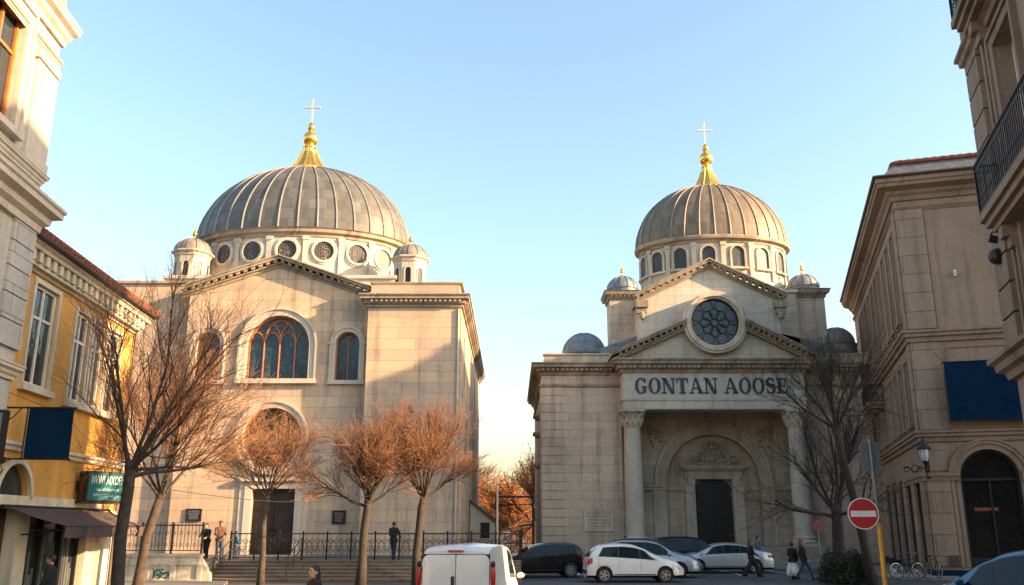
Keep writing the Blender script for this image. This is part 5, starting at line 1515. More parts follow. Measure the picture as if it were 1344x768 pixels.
# ================================================================== vehicles
def lerp_tab(tab, x):
    if x <= tab[0][0]: return tab[0][1]
    for (a, va), (b, vb) in zip(tab, tab[1:]):
        if x <= b:
            f = (x-a)/(b-a); return va+(vb-va)*f
    return tab[-1][1]
def smooth_tab(tab, x, r=.10):
    return sum(lerp_tab(tab, x+k*r/3) for k in (-3,-2,-1,0,1,2,3))/7
def wheel_mesh(r, spokes, parent, loc, side, name='wheel'):
    w_ = .20
    def at_(p): return (p[0], p[1]*side, p[2])
    m = MB()
    prof = [(r*.66,-w_/2),(r*.93,-w_/2),(r,-w_/2+.04),(r,w_/2-.04),(r*.94,w_/2),(r*.66,w_/2-.01)]
    n = 28; vs, fs = [], []
    for rr, y in prof:
        for k in range(n): vs.append(at_((rr*math.cos(2*PI*k/n), y, rr*math.sin(2*PI*k/n))))
    for i in range(len(prof)-1):
        for k in range(n): fs.append((i*n+k, i*n+(k+1)%n, (i+1)*n+(k+1)%n, (i+1)*n+k))
    fs.append(tuple(range(n)))
    m.add(vs, fs)
    o = bpy.data.objects.new(name, None); C.objects.link(o); o.empty_display_size = .2; o.parent = parent; o.location = loc
    obj('tyre', m, 'tyre', o, True)
    m = MB(); fr = Frame((0,0,0), (1,0,0), (0,side,0))
    fr.ring(m, 0, 0, r*.56, r*.67, 0, w_/2-.015, 28); fr.disc(m, 0, 0, r*.14, 0, w_/2-.01, 12)
    for i in range(spokes):
        a = 2*PI*i/spokes; ca, sa = math.cos(a), math.sin(a)
        q = []
        for rr, ww in ((r*.10,.045),(r*.6,.03)):
            q += [(rr*ca-ww*sa, rr*sa+ww*ca), (rr*ca+ww*sa, rr*sa-ww*ca)]
        fr.prism(m, [q[0],q[1],q[3],q[2]], 0, w_/2-.03)
    obj('rim', m, 'rim', o)
    m = MB(); fr.disc(m, 0, 0, r*.57, -.02, .0, 20); obj('brake_disc', m, 'underside', o)
    return o
def car(name, label, group, loc, rotz, L, W, tops, belts, wheels, r, pm, side_windows, wind, rearw, sill=.30, tumble=.32, scale=1, tail=(.02,.28,2.9,4.4), head=(.42,.06,3.2,4.4), spokes=5, plan=None, rails=False, cat='car', zb=.20, plate=True, handles=True):
    """x runs from the tail (0) to the nose (L); the section at x is a half loop of nine points"""
    root = thing(name, label, cat, loc, rotz, group)
    plan = plan or [(0,.90),(.12,.955),(.5,.99),(L*.5,1.0),(L-.75,.985),(L-.3,.90),(L-.08,.76),(L,.66)]
    top = lambda x: smooth_tab(tops, x, .11)
    belt = lambda x: min(smooth_tab(belts, x, .12), top(x)-.012)
    Ra = r+.055
    def arch(x):
        z = lerp_tab(sill if isinstance(sill, list) else [(0,sill),(L,sill)], x)
        for xw in wheels:
            d = abs(x-xw)
            if d < Ra: z = max(z, r+math.sqrt(Ra*Ra-d*d))
        return z
    def sec(x):
        hw = W/2*lerp_tab(plan, x); t, b = top(x), belt(x); az = arch(x)
        ft = max(t-b, 0)
        wr = hw-.05-tumble*ft
        mid = max(az+.02, sill+(b-sill)*.55) if not isinstance(sill, list) else max(az+.02, .62)
        lo = az
        cab = min(1, ft/.25)
        crown = .035
        return [(0,zb),(max(hw-.30,.1),zb),(hw-.02,lo),(hw+.0,mid),(hw-.015,max(b-.13,mid+.01)),(hw-.05,b),
                (wr+.0*cab, b+max(ft-.055,.6*ft)), (wr-.10, b+ft*.985 if ft > .1 else t-.004), (0, t+crown*(1 if ft > .2 else .8))]
    def S(x, t, off=0.0):
        s_ = sec(x); i = min(int(t), 7); f = t-i
        y, z = s_[i][0]*(1-f)+s_[i+1][0]*f, s_[i][1]*(1-f)+s_[i+1][1]*f
        if off:
            dy, dz = s_[i+1][0]-s_[i][0], s_[i+1][1]-s_[i][1]; l = math.hypot(dy, dz) or 1
            y += dz/l*off; z += -dy/l*off
        return (x, y, z)
    X = set([0, L])
    n = 64
    for i in range(n+1): X.add(round(L*i/n, 4))
    for xw in wheels:
        for k in range(13): X.add(round(xw-Ra+2*Ra*k/12, 4))
        X.add(round(xw-Ra-.004,4)); X.add(round(xw+Ra+.004,4))
    X = sorted(x for x in X if 0 <= x <= L)
    m = MB(); ring = []
    vs, fs, mi = [], [], []
    for x in X:
        s_ = sec(x)
        loop = [(x,y,z) for y,z in s_]+[(x,-y,z) for y,z in s_[-2:0:-1]]
        vs += loop; k = len(loop)
    for i in range(len(X)-1):
        for q in range(k):
            fs.append((i*k+q, (i+1)*k+q, (i+1)*k+(q+1)%k, i*k+(q+1)%k)); mi.append(1 if q in (0,1,k-1,k-2) else 0)
    fs.append(tuple(range(k))); mi.append(0); fs.append(tuple((len(X)-1)*k+q for q in range(k-1,-1,-1))); mi.append(0)
    m.v, m.f, m.mi = vs, fs, mi
    obj('body', m, [pm, 'underside'], root, True, sharp=28)
    def patch(mb, x0, x1, t0, t1, off=.006, nx=12, ntt=4, both=True, skew0=0, skew1=0, mi=0):
        """a panel that follows the surface; skew tapers its ends"""
        for sgn in ((1,-1) if both else (1,)):
            vs, fs = [], []
            for i in range(nx+1):
                for j in range(ntt+1):
                    g_ = j/ntt
                    a, b = x0+skew0*g_, x1+skew1*g_
                    p = S(a+(b-a)*i/nx, t0+(t1-t0)*g_, off); vs.append((p[0], p[1]*sgn, p[2]))
            for i in range(nx):
                for j in range(ntt): q = i*(ntt+1)+j; fs.append((q,q+1,q+ntt+2,q+ntt+1))
            mb.add(vs, fs, mi)
    for sd in (1, -1):
        m = MB(); sw_ = side_windows; patch(m, sw_[0][0]-.05, sw_[-1][1]+.05, 5.04, 5.93, .0035, 40, 4, False, sw_[0][2], sw_[-1][3])
        m.v = [(p[0], p[1]*sd, p[2]) for p in m.v]; obj('window_trim', m, 'underside', root, True)
    for (x0, x1, k0, k1) in side_windows:
        for sd in (1, -1):
            m = MB(); patch(m, x0, x1, 5.08, 5.90, .007, 10, 4, False, k0, k1)
            m.v = [(p[0], p[1]*sd, p[2]) for p in m.v]; obj('side_window', m, 'car_glass', root, True)
    def across(mb, x0, x1, off=.007, inset=.10):
        vs, fs = [], []
        for i in range(13):
            x = x0+(x1-x0)*i/12
            s_ = sec(x); yy = s_[7][0]-inset+.1
            for j in range(-6, 7):
                f = j/6; y = yy*f
                z = s_[8][1]+(s_[7][1]-s_[8][1])*abs(f)**1.6
                vs.append((x, y, z+off*1.3))
        for i in range(12):
            for j in range(12): q = i*13+j; fs.append((q,q+1,q+14,q+13))
        mb.add(vs, fs)
    if wind: m = MB(); across(m, *wind); obj('windscreen', m, 'car_glass', root, True)
    if rearw: m = MB(); across(m, *rearw); obj('rear_window', m, 'car_glass', root, True)
    for sgn in (1,-1):
        def half(x0, x1, t0, t1, off, nm, mat):
            m = MB(); vs, fs = [], []
            for i in range(9):
                for j in range(6):
                    p = S(x0+(x1-x0)*i/8, t0+(t1-t0)*j/5, off); vs.append((p[0],p[1]*sgn,p[2]))
            for i in range(8):
                for j in range(5): q = i*6+j; fs.append((q,q+1,q+7,q+6))
            m.add(vs, fs); return obj(nm, m, mat, root, True)
        half(tail[0], tail[1]*.8, tail[2]+.15, tail[3], .009, 'taillight', 'tail')
        half(L-head[0], L-head[1], head[2], head[3], .009, 'headlight', 'head')
        # tail lamp wraps onto the rear face
        m = MB(); a, b = S(0, tail[2]), S(0, tail[3]); m.box(-.012, -.002, min(sgn*a[1],sgn*(a[1]-.22)), max(sgn*a[1],sgn*(a[1]-.22)), a[2], b[2]); 
        if not rails == 'van': obj('taillight', m, 'tail', root)
        mx = wind[1]-.15 if wind else L*.65
        p = S(mx, 5.05)
        m = MB(); m.sphere((mx-.05, sgn*(p[1]+.12), p[2]+.08), .10, 10, 8, (.7,1.0,.75)); m.tube([(mx,sgn*(p[1]-.02),p[2]+.02),(mx-.03,sgn*(p[1]+.1),p[2]+.06)], .025, 5)
        obj('mirror', m, pm, root, True)
        if handles:
            for (x0, x1, k0, k1) in side_windows[:2]:
                p = S(x0+.16, 4.55); m = MB(); m.tube([(x0+.06,sgn*(p[1]+.014),p[2]),(x0+.24,sgn*(p[1]+.014),p[2]+.008)], .016, 5); obj('door_handle', m, pm, root)
            m = MB()
            for (x0, x1, k0, k1) in side_windows[:2]:
                pts = [S(x0-.03, t, .003) for t in (2.35,3,4,5)]; m.tube([(p[0],p[1]*sgn,p[2]) for p in pts], .006, 4)
            x1 = side_windows[min(1,len(side_windows)-1)][1]
            pts = [S(x1+.04, t, .003) for t in (2.35,3,4,4.9)]; m.tube([(p[0],p[1]*sgn,p[2]) for p in pts], .006, 4)
            pts = [S(wheels[0]+Ra+.06+(wheels[1]-wheels[0]-2*Ra-.1)*i/8, 2.12, .004) for i in range(9)]; m.tube([(p[0],p[1]*sgn,p[2]) for p in pts], .02, 5)
            obj('door_seam', m, 'underside', root)
        if rails is True:
            m = MB(); pts = [S(side_windows[0][0]+.1+(side_windows[-1][1]-side_windows[0][0]-.5)*i/8, 6.7, .05) for i in range(9)]; m.tube([(p[0],p[1]*sgn,p[2]) for p in pts], .022, 6); obj('roof_rail', m, 'underside', root)
        for xw in wheels: wheel_mesh(r, spokes, root, (xw, sgn*(W/2-.12), r), sgn)
    m = MB(); m.box(-.03, .05, -W*.40, W*.40, .34, .50); m.box(L-.12, L+.02, -W*.27, W*.27, .34, .46); obj('bumper_trim', m, 'underside', root)
    if plate:
        m = MB(); m.box(-.035, -.004, -.26, .26, .62, .73); obj('number_plate', m, 'plate', root)
    return root, S, sec
def gloc(px, Y): return (px-672)/1150*(Y*math.cos(PITCH)-CZ*math.sin(PITCH))
Rz = R
# white hatchback, nose to the right
Lc = 4.1
hatch_top = [(0,.72),(.04,.92),(.14,1.12),(.30,1.33),(.48,1.46),(.9,1.52),(1.5,1.54),(2.0,1.50),(2.4,1.38),(2.8,1.17),(3.1,1.02),(3.3,.97),(3.7,.87),(3.95,.74),(4.06,.60),(4.1,.48)]
hatch_belt = [(0,.92),(.3,1.04),(.9,1.02),(1.6,.97),(2.6,.91),(3.1,.88),(3.7,.78),(4.1,.46)]
car('parked_car', 'white hatchback parked side on nearest the road before the lettered church', 'cars parked outside the columned church', (gloc(770,38.2), 39.0, 0), R(2), Lc, 1.74, hatch_top, hatch_belt, (.72,3.28), .31, 'p_white',
    [(.52,1.30,.22,.0),(1.37,2.22,0,-.04),(2.27,2.92,0,-.50)], (2.2,3.05), (.10,.42), tail=(.03,.30,3.3,5.0), head=(.55,.12,3.5,4.9))
# silver people carrier behind it, 
mpv_top = [(0,.8),(.04,1.05),(.14,1.36),(.30,1.55),(.8,1.66),(2.0,1.66),(2.5,1.56),(3.1,1.18),(3.35,1.06),(3.9,.95),(4.25,.78),(4.35,.55)]
mpv_belt = [(0,1.0),(1.0,1.02),(2.6,.98),(3.3,.96),(4.35,.62)]
car('parked_car', 'silver people carrier parked behind the white hatchback with roof rails', 'cars parked outside the columned church', (gloc(800,43.5)-.15, 43.3, 0), R(-14), 4.35, 1.82, mpv_top, mpv_belt, (.80,3.45), .33, 'p_silver_dark',
    [(.30,.95,.1,0),(1.02,1.85,0,0),(1.92,2.75,0,-.10),(2.8,3.15,0,-.36)], (2.5,3.2), (.03,.16), rails=True)
# dark estate, tail to the right, farthest back
suv_top = [(0,.85),(.04,1.08),(.16,1.36),(.42,1.60),(1.2,1.70),(2.2,1.69),(2.8,1.60),(3.35,1.24),(3.6,1.12),(4.3,1.0),(4.6,.80),(4.7,.58)]
suv_belt = [(0,1.06),(1.0,1.08),(2.8,1.04),(3.6,1.0),(4.7,.66)]
car('parked_car', 'dark blue estate car parked farthest back against the church steps', 'cars parked outside the columned church', (gloc(930,49.3)+.1, 49.2, 0), R(180-4), 4.7, 1.86, suv_top, suv_belt, (.88,3.72), .35, 'p_navy',
    [(.42,1.20,.12,0),(1.28,2.15,0,0),(2.22,3.05,0,-.12),(3.08,3.45,0,-.34)], (2.8,3.5), (.04,.32), rails=True)
# silver saloon, nose to the left
sal_top = [(0,.80),(.05,.98),(.35,1.06),(.75,1.12),(1.15,1.30),(1.6,1.42),(2.3,1.46),(2.8,1.41),(3.2,1.26),(3.75,1.0),(3.95,.95),(4.5,.84),(4.75,.66),(4.85,.52)]
sal_belt = [(0,.90),(.6,.98),(1.4,.97),(3.2,.90),(3.8,.88),(4.85,.58)]
car('parked_car', 'silver saloon car parked side on before the black church door', 'cars parked outside the columned church', (gloc(1013,45.9)+.05, 46.3, 0), R(180), 4.85, 1.82, sal_top, sal_belt, (.98,3.80), .33, 'p_silver',
    [(1.02,1.62,.28,0),(1.68,2.50,.0,-.02),(2.56,3.42,0,-.42)], (3.05,3.80), (.5,1.25), tail=(.02,.40,3.6,4.7))
# black hatchback, tail to the right
bh_top = [(0,.78),(.04,.98),(.16,1.20),(.34,1.40),(.55,1.49),(1.0,1.53),(1.7,1.52),(2.2,1.46),(2.7,1.28),(3.2,1.02),(3.4,.97),(3.9,.86),(4.15,.70),(4.25,.52)]
bh_belt = [(0,1.02),(.5,1.06),(1.3,.98),(2.7,.92),(3.3,.90),(4.25,.60)]
car('parked_car', 'black hatchback parked between the two churches showing its red tail lamps', 'cars parked outside the columned church', (gloc(766,42.6), 42.8, 0), R(180+8), 4.25, 1.78, bh_top, bh_belt, (.76,3.38), .33, 'p_black',
    [(.66,1.42,.10,.0),(1.50,2.32,0,-.02),(2.38,2.95,0,-.34)], (2.6,3.3), (.05,.34), spokes=7)
# blue car at the lower right edge, seen from behind
blu_top = [(0,1.0),(.04,1.2),(.14,1.45),(.35,1.63),(.9,1.69),(1.7,1.68),(2.1,1.60),(2.55,1.42),(2.95,1.15),(3.1,1.08),(3.5,.95),(3.75,.75),(3.85,.55)]
blu_belt = [(0,1.02),(.5,1.05),(2.6,1.0),(3.1,.97),(3.85,.62)]
bc, _, _ = car('parked_car', 'sky blue compact car parked nearest the camera by the arched shop door', None, (gloc(1352,20.0)+.35, 16.6, 0), R(116), 3.85, 1.74, blu_top, blu_belt, (.68,3.12), .31, 'p_blue',
    [(.55,1.25,.06,0),(1.33,2.15,0,-.02),(2.2,2.8,0,-.36)], (2.1,2.98), (.05,.30))
bc.scale = (1.1, 1.1, 1.1)
# white van from behind
vt = [(0,1.70),(.03,1.78),(.12,1.83),(.4,1.86),(1.5,1.87),(2.4,1.85),(2.75,1.75),(3.1,1.45),(3.35,1.18),(3.55,1.08),(4.0,.95),(4.25,.78),(4.33,.55)]
vb = [(0,1.05),(2.6,1.05),(3.3,1.0),(4.33,.62)]
vplan = [(0,.955),(.06,.975),(.3,.99),(1,1.0),(3.3,1.0),(3.8,.93),(4.2,.78),(4.33,.68)]
vloc = (gloc(597,20.3), 20.3, 0)
van, VS, vsec = car('parked_van', 'plain white panel van seen from behind with blank rear doors', None, vloc, R(90-9), 4.33, 1.80, vt, vb, (.72,3.42), .32, 'p_white',
    [(2.35,3.05,0,-.22)], (2.75,3.42), None, tumble=.13, tail=(.01,.10,3.5,5.3), plan=vplan, rails='van', cat='van', plate=True, handles=False)
# the van's rear end: two door skins with dark shut lines, tall lamps, high brake lamp
m = MB()
def rear_panel(mb, y0, y1, z0, z1, d, rad=.14, bul=.02):
    pts = []
    for cx_, cz_, a0 in ((y1-rad,z1-rad,0),(y0+.03,z1-.03,90),(y0+.03,z0+.03,180),(y1-rad,z0+rad,270)):
        rr = rad if cx_ == y1-rad else .03
        for k in range(7): a = R(a0+90*k/6); pts.append((cx_+rr*math.cos(a), cz_+rr*math.sin(a)))
    n = len(pts)
    cx_, cz_ = (y0+y1)/2, (z0+z1)/2
    vs = [(-.004,y,z) for y,z in pts]+[(-d,cx_+(y-cx_)*.985,cz_+(z-cz_)*.99) for y,z in pts]+[(-d-bul,cx_+(y-cx_)*.6,cz_+(z-cz_)*.6) for y,z in pts]
    fs = [(i,(i+1)%n,n+(i+1)%n,n+i) for i in range(n)]+[(n+i,n+(i+1)%n,2*n+(i+1)%n,2*n+i) for i in range(n)]+[tuple(range(2*n,3*n))]
    return vs, fs
m = MB(); m.box(-.0035, -.001, -.77, .77, .44, 1.69); obj('door_gap', m, 'underside', van)
for sgn in (1,-1):
    vs, fs = rear_panel(None, .006, .755, .46, 1.675, .022)
    m = MB(); m.add([(a,b*sgn,c) for a,b,c in vs], fs); rd = obj('rear_door', m, 'p_white', van, True, sharp=50)
    for hz in (.9,1.42): m = MB(); m.box(-.055,-.024,*sorted((sgn*.71,sgn*.76)),hz,hz+.1); obj('hinge', m, 'p_white', rd)
    m = MB(); m.sphere((-.0,sgn*.835,1.22), 1, 14, 10, (.05,.058,.30)); obj('taillight', m, 'tail', van, True)
    m = MB(); m.sphere((-.004,sgn*.833,1.47), 1, 12, 8, (.052,.058,.075)); obj('lamp_cap', m, 'underside', van, True)
m = MB(); m.box(-.05,.02,-.17,.17,1.735,1.775); obj('brake_light', m, 'tail', van)
m = MB(); m.box(-.05,-.026,.03,.10,1.0,1.22); obj('door_handle', m, 'underside', van)

# bicycles by the brown building
def bicycle(label, loc, rz):
    o = thing('bicycle', label, 'bicycle', loc, rz, 'dark bicycles parked by the brown building')
    for x in (-.52,.52):
        w_ = bpy.data.objects.new('wheel', None); C.objects.link(w_); w_.parent = o; w_.location = (x,0,.34); w_.empty_display_size = .1
        m = MB(); m.tube([(.33*math.cos(2*PI*i/24),0,.33*math.sin(2*PI*i/24)) for i in range(25)], .018, 5, False); obj('tyre', m, 'tyre', w_)
        m = MB(); m.tube([(.305*math.cos(2*PI*i/24),0,.305*math.sin(2*PI*i/24)) for i in range(25)], .008, 4, False)
        for i in range(14): m.tube([(0,0,0),(.3*math.cos(2*PI*i/14),0,.3*math.sin(2*PI*i/14))], .003, 3)
        obj('rim', m, 'rim', w_)
    m = MB()
    bb, st, hd, ra, fa = (-.06,0,.30), (-.20,0,.78), (.36,0,.82), (-.52,0,.34), (.52,0,.34)
    for a, b in ((bb,st),(st,hd),(bb,(.40,0,.72)),(bb,ra),(ra,(-.18,0,.72)),((.34,0,.9),fa)): m.tube([a,b], .018, 6)
    obj('frame', m, 'iron', o)
    m = MB(); m.tube([(.33,0,.92),(.34,0,1.02)], .014, 5); m.tube([(.24,.28,1.04),(.36,.18,1.05),(.36,-.18,1.05),(.24,-.28,1.04)], .013, 5); obj('handlebar', m, 'grey_metal', o)
    m = MB(); m.tube([st,(-.22,0,.90)], .014, 5); m.sphere((-.23,0,.93), .12, 10, 6, (1.1,.6,.35)); obj('saddle', m, 'tyre', o)
    m = MB(); m.tube([(.09*math.cos(2*PI*i/14)-.06,.03,.3+.09*math.sin(2*PI*i/14)) for i in range(15)], .008, 4); m.tube([(-.06,-.1,.3),(-.06,.03,.3),(.03,.06,.16),(.03,.14,.16)], .01, 4); obj('crank', m, 'iron', o)
    return o
bicycle('dark bicycle leaning by the brown building, nearest the yellow sign pole', (16.75,38.9,.12), R(12))
bicycle('dark bicycle behind another, closer to the brown shop doors', (17.35,39.7,.12), R(28))
bicycle('dark bicycle parked farthest right below the wall lantern', (17.9,39.0,.12), R(40))

# ================================================================== signs and poles
ne = thing('no_entry_sign', 'round red no entry sign with white bar beside a yellow painted pole', 'road sign', (7.29,18.0,.0))
sf = Frame((6.97,17.93,0), (1,-.06,0), (-.06,-1,0))
m = MB(); sf.disc(m, 0, 2.53, .305, -.012, .0, 48); obj('disc_back', m, 'grey_metal', ne)
def shift(o, off):
    for v in o.data.vertices: v.co -= Vector(off)
m = MB(); sf.ring(m, 0, 2.53, .285, .305, .001, .006, 48); obj('white_rim', m, 'white_metal', ne)
m = MB(); sf.disc(m, 0, 2.53, .285, .001, .005, 48); obj('red_face', m, 'red_metal', ne)
m = MB(); sf.box(m, -.245, .245, .0055, .009, 2.47, 2.585); obj('white_bar', m, 'white_metal', ne)
m = MB(); m.tube([(7.29,18,0),(7.29,18,2.36)], .046, 12); obj('pole', m, 'yellow_metal', ne)
m = MB(); m.tube([(7.29,18,2.36),(7.27,18,4.0)], .036, 12); m.tube([(7.29,17.98,2.58),(6.97,17.95,2.58)], .016, 6); m.tube([(7.29,17.98,2.48),(6.97,17.95,2.48)], .016, 6); obj('pole', m, 'grey_metal', ne)
m = MB(); m.box(7.08,7.47,18.045,18.06,3.36,3.95); m.box(7.10,7.45,18.062,18.08,3.5,3.54); m.box(7.10,7.45,18.062,18.08,3.8,3.84); obj('sign_plate', m, 'grey_metal', ne)
for ch in ne.children: shift(ch, ne.location)
st = thing('street_pole', 'thin pale steel pole standing between the two churches', 'pole', (-.68,41.6,0))
m = MB(); m.tube([(0,0,0),(0,0,.3),(0,0,4.2)], [.07,.06,.045], 10); m.sphere((0,0,4.22), .06, 8, 6); obj('pole', m, 'lc_trim', st)
m = MB(); m.box(-.05,.05,-.09,.09,.6,.85); obj('hatch', m, 'grey_metal', st)
np_ = thing('parking_sign', 'small round red and blue roadside sign standing by the dark hedge', 'road sign', (13.55,40.2,0))
m = MB(); m.tube([(0,0,0),(0,0,2.55)], .03, 8); obj('pole', m, 'grey_metal', np_)
f_ = Frame((0,-.04,0), (1,0,0), (0,-1,0))
m = MB(); f_.ring(m, 0, 2.3, .17, .23, 0, .012, 28); obj('red_rim', m, 'red_metal', np_)
m = MB(); f_.disc(m, 0, 2.3, .17, 0, .01, 28); obj('blue_face', m, 'p_blue', np_)
m = MB(); f_.prism(m, [(-.15,2.40),(-.11,2.44),(.15,2.20),(.11,2.16)], .011, .014); obj('red_bar', m, 'red_metal', np_)
gt = thing('iron_gateway', 'plain dark iron gateway frame in the gap between the churches', 'gate', (0,58,0))
m = MB()
for x in (-1.0,1.35): m.tube([(x,0,0),(x,0,4.2)], .07, 8)
m.tube([(-1.0,0,4.1),(1.35,0,4.1)], .06, 8); m.tube([(-1.0,0,3.6),(1.35,0,3.6)], .03, 6); obj('frame', m, 'iron', gt)
m = MB()
for i in range(16): m.tube([(-.95+i*.15,0,.1),(-.95+i*.15,0,2.2)], .014, 4)
for z in (.2,1.2,2.15): m.tube([(-1.0,0,z),(1.3,0,z)], .02, 5)
obj('gate_leaf', m, 'iron', gt)
ho = thing('outbuilding', 'low pale outbuilding with a dark window tucked behind the ribbed dome church', 'building', (-2.2,60,0))
hf = Frame((0,0,0), (1,0,0), (0,-1,0))
m = MB(); hf.wall(m, -.6, 1.15, 0, 2.5, [(.1,.72,1.5,2.5)], .2); m.quad((1.15,0,0),(1.15,6,0),(1.15,6,2.5),(1.15,0,2.5)); m.add([(-.6,0,2.5),(1.15,0,2.5),(-.6,0,3.9)], [(0,1,2)]); obj('wall', m, 'lc_trim', ho)
m = MB(); hf.box(m, .1, .72, -.2, -.16, 1.5, 2.5); obj('window', m, 'window_dark', ho)
m = MB(); m.add([(-.6,-.2,3.9),(1.35,-.2,2.36),(1.35,6,2.36),(-.6,6,3.9),(-.6,-.2,4.0),(1.35,-.2,2.46),(1.35,6,2.46),(-.6,6,4.0)], [(0,1,2,3),(4,5,6,7),(0,1,5,4),(1,2,6,5)]); obj('roof', m, 'dark_roof', ho)

# ================================================================== people
def capsule(mb, a, b, ra, rb, n=10):
    a, b = Vector(a), Vector(b)
    d = (b-a); L = d.length
    if L < 1e-6: mb.sphere(a, ra, n, 6); return
    d /= L
    pts, rad = [], []
    for k in range(5): t = -PI/2+PI/2*k/4; pts.append(a+d*ra*math.sin(t)); rad.append(max(ra*math.cos(t), .002))
    for k in range(5): t = PI/2*k/4; pts.append(b+d*rb*math.sin(t)); rad.append(max(rb*math.cos(t), .002))
    mb.tube(pts, rad, n)
def fuse(name, mb, mat, parent, vox=.014):
    """one continuous skin from overlapping volumes"""
    o = obj(name, mb, mat, None, False)
    md = o.modifiers.new('r', 'REMESH'); md.mode = 'VOXEL'; md.voxel_size = vox
    sm = o.modifiers.new('s', 'SMOOTH'); sm.iterations = 4; sm.factor = .5
    bpy.context.view_layer.update()
    me = bpy.data.meshes.new_from_object(o.evaluated_get(_dg()))
    old = o.data; o.modifiers.clear(); o.data = me; bpy.data.meshes.remove(old)
    me.name = name
    me.polygons.foreach_set('use_smooth', [True]*len(me.polygons)); me.update()
    o.parent = parent
    return o
def person(label, loc, rz, H=1.72, stride=0.0, coat='c_black', trousers='c_black', hair='hair_dark', long_hair=False, long_coat=0.0, cap=None, arms=((12,8),(12,8)), lean=0.0, female=False, group=None, dress=None, shoe='c_black', head_turn=0, skirt=None):
    """figure facing +x in its own space; stride is the half step in metres, arms are (swing, elbow) angles"""
    o = thing('person', label, 'person', loc, rz, group)
    k = H/1.72
    hip = Vector((0,0,.90))*k
    sh_w = (.185 if not female else .165)*k
    tl = R(lean)
    def up(h, x=0): return hip+Vector((math.sin(tl)*h+x, 0, math.cos(tl)*h))
    chest, neck, headc = up(.40*k), up(.56*k), up(.70*k, .02*k)
    B = MB()
    # torso
    capsule(B, hip+Vector((0,.06*k,0)), hip-Vector((0,.06*k,0)), .115*k, .115*k); capsule(B, hip, up(.25*k), .125*k, .12*k)
    capsule(B, up(.25*k)+Vector((0,.05*k,0)), chest+Vector((0,.07*k,0)), .10*k, .11*k); capsule(B, up(.25*k)-Vector((0,.05*k,0)), chest-Vector((0,.07*k,0)), .10*k, .11*k)
    capsule(B, up(.47*k)+Vector((0,sh_w*.8,0)), up(.47*k)-Vector((0,sh_w*.8,0)), .065*k, .065*k); capsule(B, up(.46*k), up(.62*k), .056*k, .052*k)
    # head with face
    ht = R(head_turn)
    def hd(x, y, z): return headc+Vector((x*math.cos(ht)-y*math.sin(ht), x*math.sin(ht)+y*math.cos(ht), z))*k
    B.sphere(headc, .098*k, 14, 10, (1.0,.80,1.18)); B.sphere(hd(.03,0,-.05), .066*k, 12, 8, (1,.85,1.1))
    capsule(B, hd(.095,0,.005), hd(.118,0,-.028), .012*k, .017*k, 8)
    for s_ in (1,-1): B.sphere(hd(-.005,s_*.082,-.01), .024*k, 8, 6, (.8,.5,1.4)); B.sphere(hd(.088,s_*.032,.012), .014*k, 8, 6)
    capsule(B, hd(.085,.022,-.062), hd(.085,-.022,-.062), .011*k, .011*k, 6)
    legs, armsj = [], []
    for s_ in (1,-1):
        f = stride*s_
        foot = Vector((f*1.0, s_*.085*k, .075*k + (.05*k if f < -.2 else 0)))
        hp = hip+Vector((0,s_*.09*k,-.03*k))
        kn = (hp+foot)/2+Vector((.04*k+abs(f)*.10, 0, .01))
        legs.append((hp,kn,foot))
        capsule(B, hp, kn, .080*k, .055*k); capsule(B, kn, foot, .052*k, .036*k); capsule(B, foot-Vector((.02,0,.03*k)), foot+Vector((.14*k,0,-.045*k)), .036*k, .030*k)
        sw, el = arms[0 if s_ > 0 else 1]
        s0 = up(.47*k)+Vector((0,s_*sh_w,0))
        e = s0+Vector((math.sin(R(sw))*.28*k, s_*.05*k, -math.cos(R(sw))*.28*k))
        h = e+Vector((math.sin(R(sw+el))*.25*k, -s_*.02*k, -math.cos(R(sw+el))*.25*k))
        armsj.append((s0,e,h))
        capsule(B, s0, e, .050*k, .040*k); capsule(B, e, h, .038*k, .027*k)
        d = (h-e).normalized(); q = Vector((0,1,0)); t_ = d.cross(q).normalized()
        pc = h+d*.045*k
        capsule(B, h, h+d*.075*k, .024*k, .028*k, 8)
        for i, ln in enumerate((.062,.075,.078,.066)):
            b0 = h+d*.075*k+t_*(.030-.020*i)*k; b1 = b0+d*ln*.55*k; b2 = b1+(d*.8-q*s_*.5).normalized()*ln*.5*k
            capsule(B, b0, b1, .0095*k, .009*k, 6); capsule(B, b1, b2, .009*k, .008*k, 6)
        tb = h+d*.03*k+t_*.02*k; capsule(B, tb, tb+(d*.6+t_*.8).normalized()*.06*k, .011*k, .010*k, 6)
    fuse('body', B, 'skin', o, .011)
    # eyes as small dark patches
    # clothes
    J = MB()
    bot = -.06*k-long_coat*k
    capsule(J, hip+Vector((0,.06*k,-.02)), hip-Vector((0,.06*k,.02)), .145*k, .145*k); capsule(J, hip, up(.25*k), .150*k, .142*k)
    for s_ in (1,-1): capsule(J, up(.22*k)+Vector((0,s_*.06*k,0)), chest+Vector((0,s_*.08*k,0)), .122*k, .135*k)
    capsule(J, up(.47*k)+Vector((0,sh_w*.82,0)), up(.47*k)-Vector((0,sh_w*.82,0)), .085*k, .085*k); capsule(J, up(.46*k), up(.55*k), .085*k, .068*k)
    for (s0,e,h) in armsj: capsule(J, s0, e, .070*k, .060*k); capsule(J, e, e.lerp(h,.93), .058*k, .044*k)
    if long_coat:
        n = 6
        for i in range(n):
            z0 = hip.z-long_coat*k*i/n; z1 = hip.z-long_coat*k*(i+1)/n; w0 = .15+.10*i/n; w1 = .15+.10*(i+1)/n
            for y in (-.06,.06): capsule(J, (-.02*i/n+0, y*k, z0), (-.02*(i+1)/n, y*k, z1), w0*k, w1*k*.95)
    if dress is None: fuse('coat' if long_coat else 'jacket', J, coat, o, .016)
    else: fuse('dress', J, dress, o, .016)
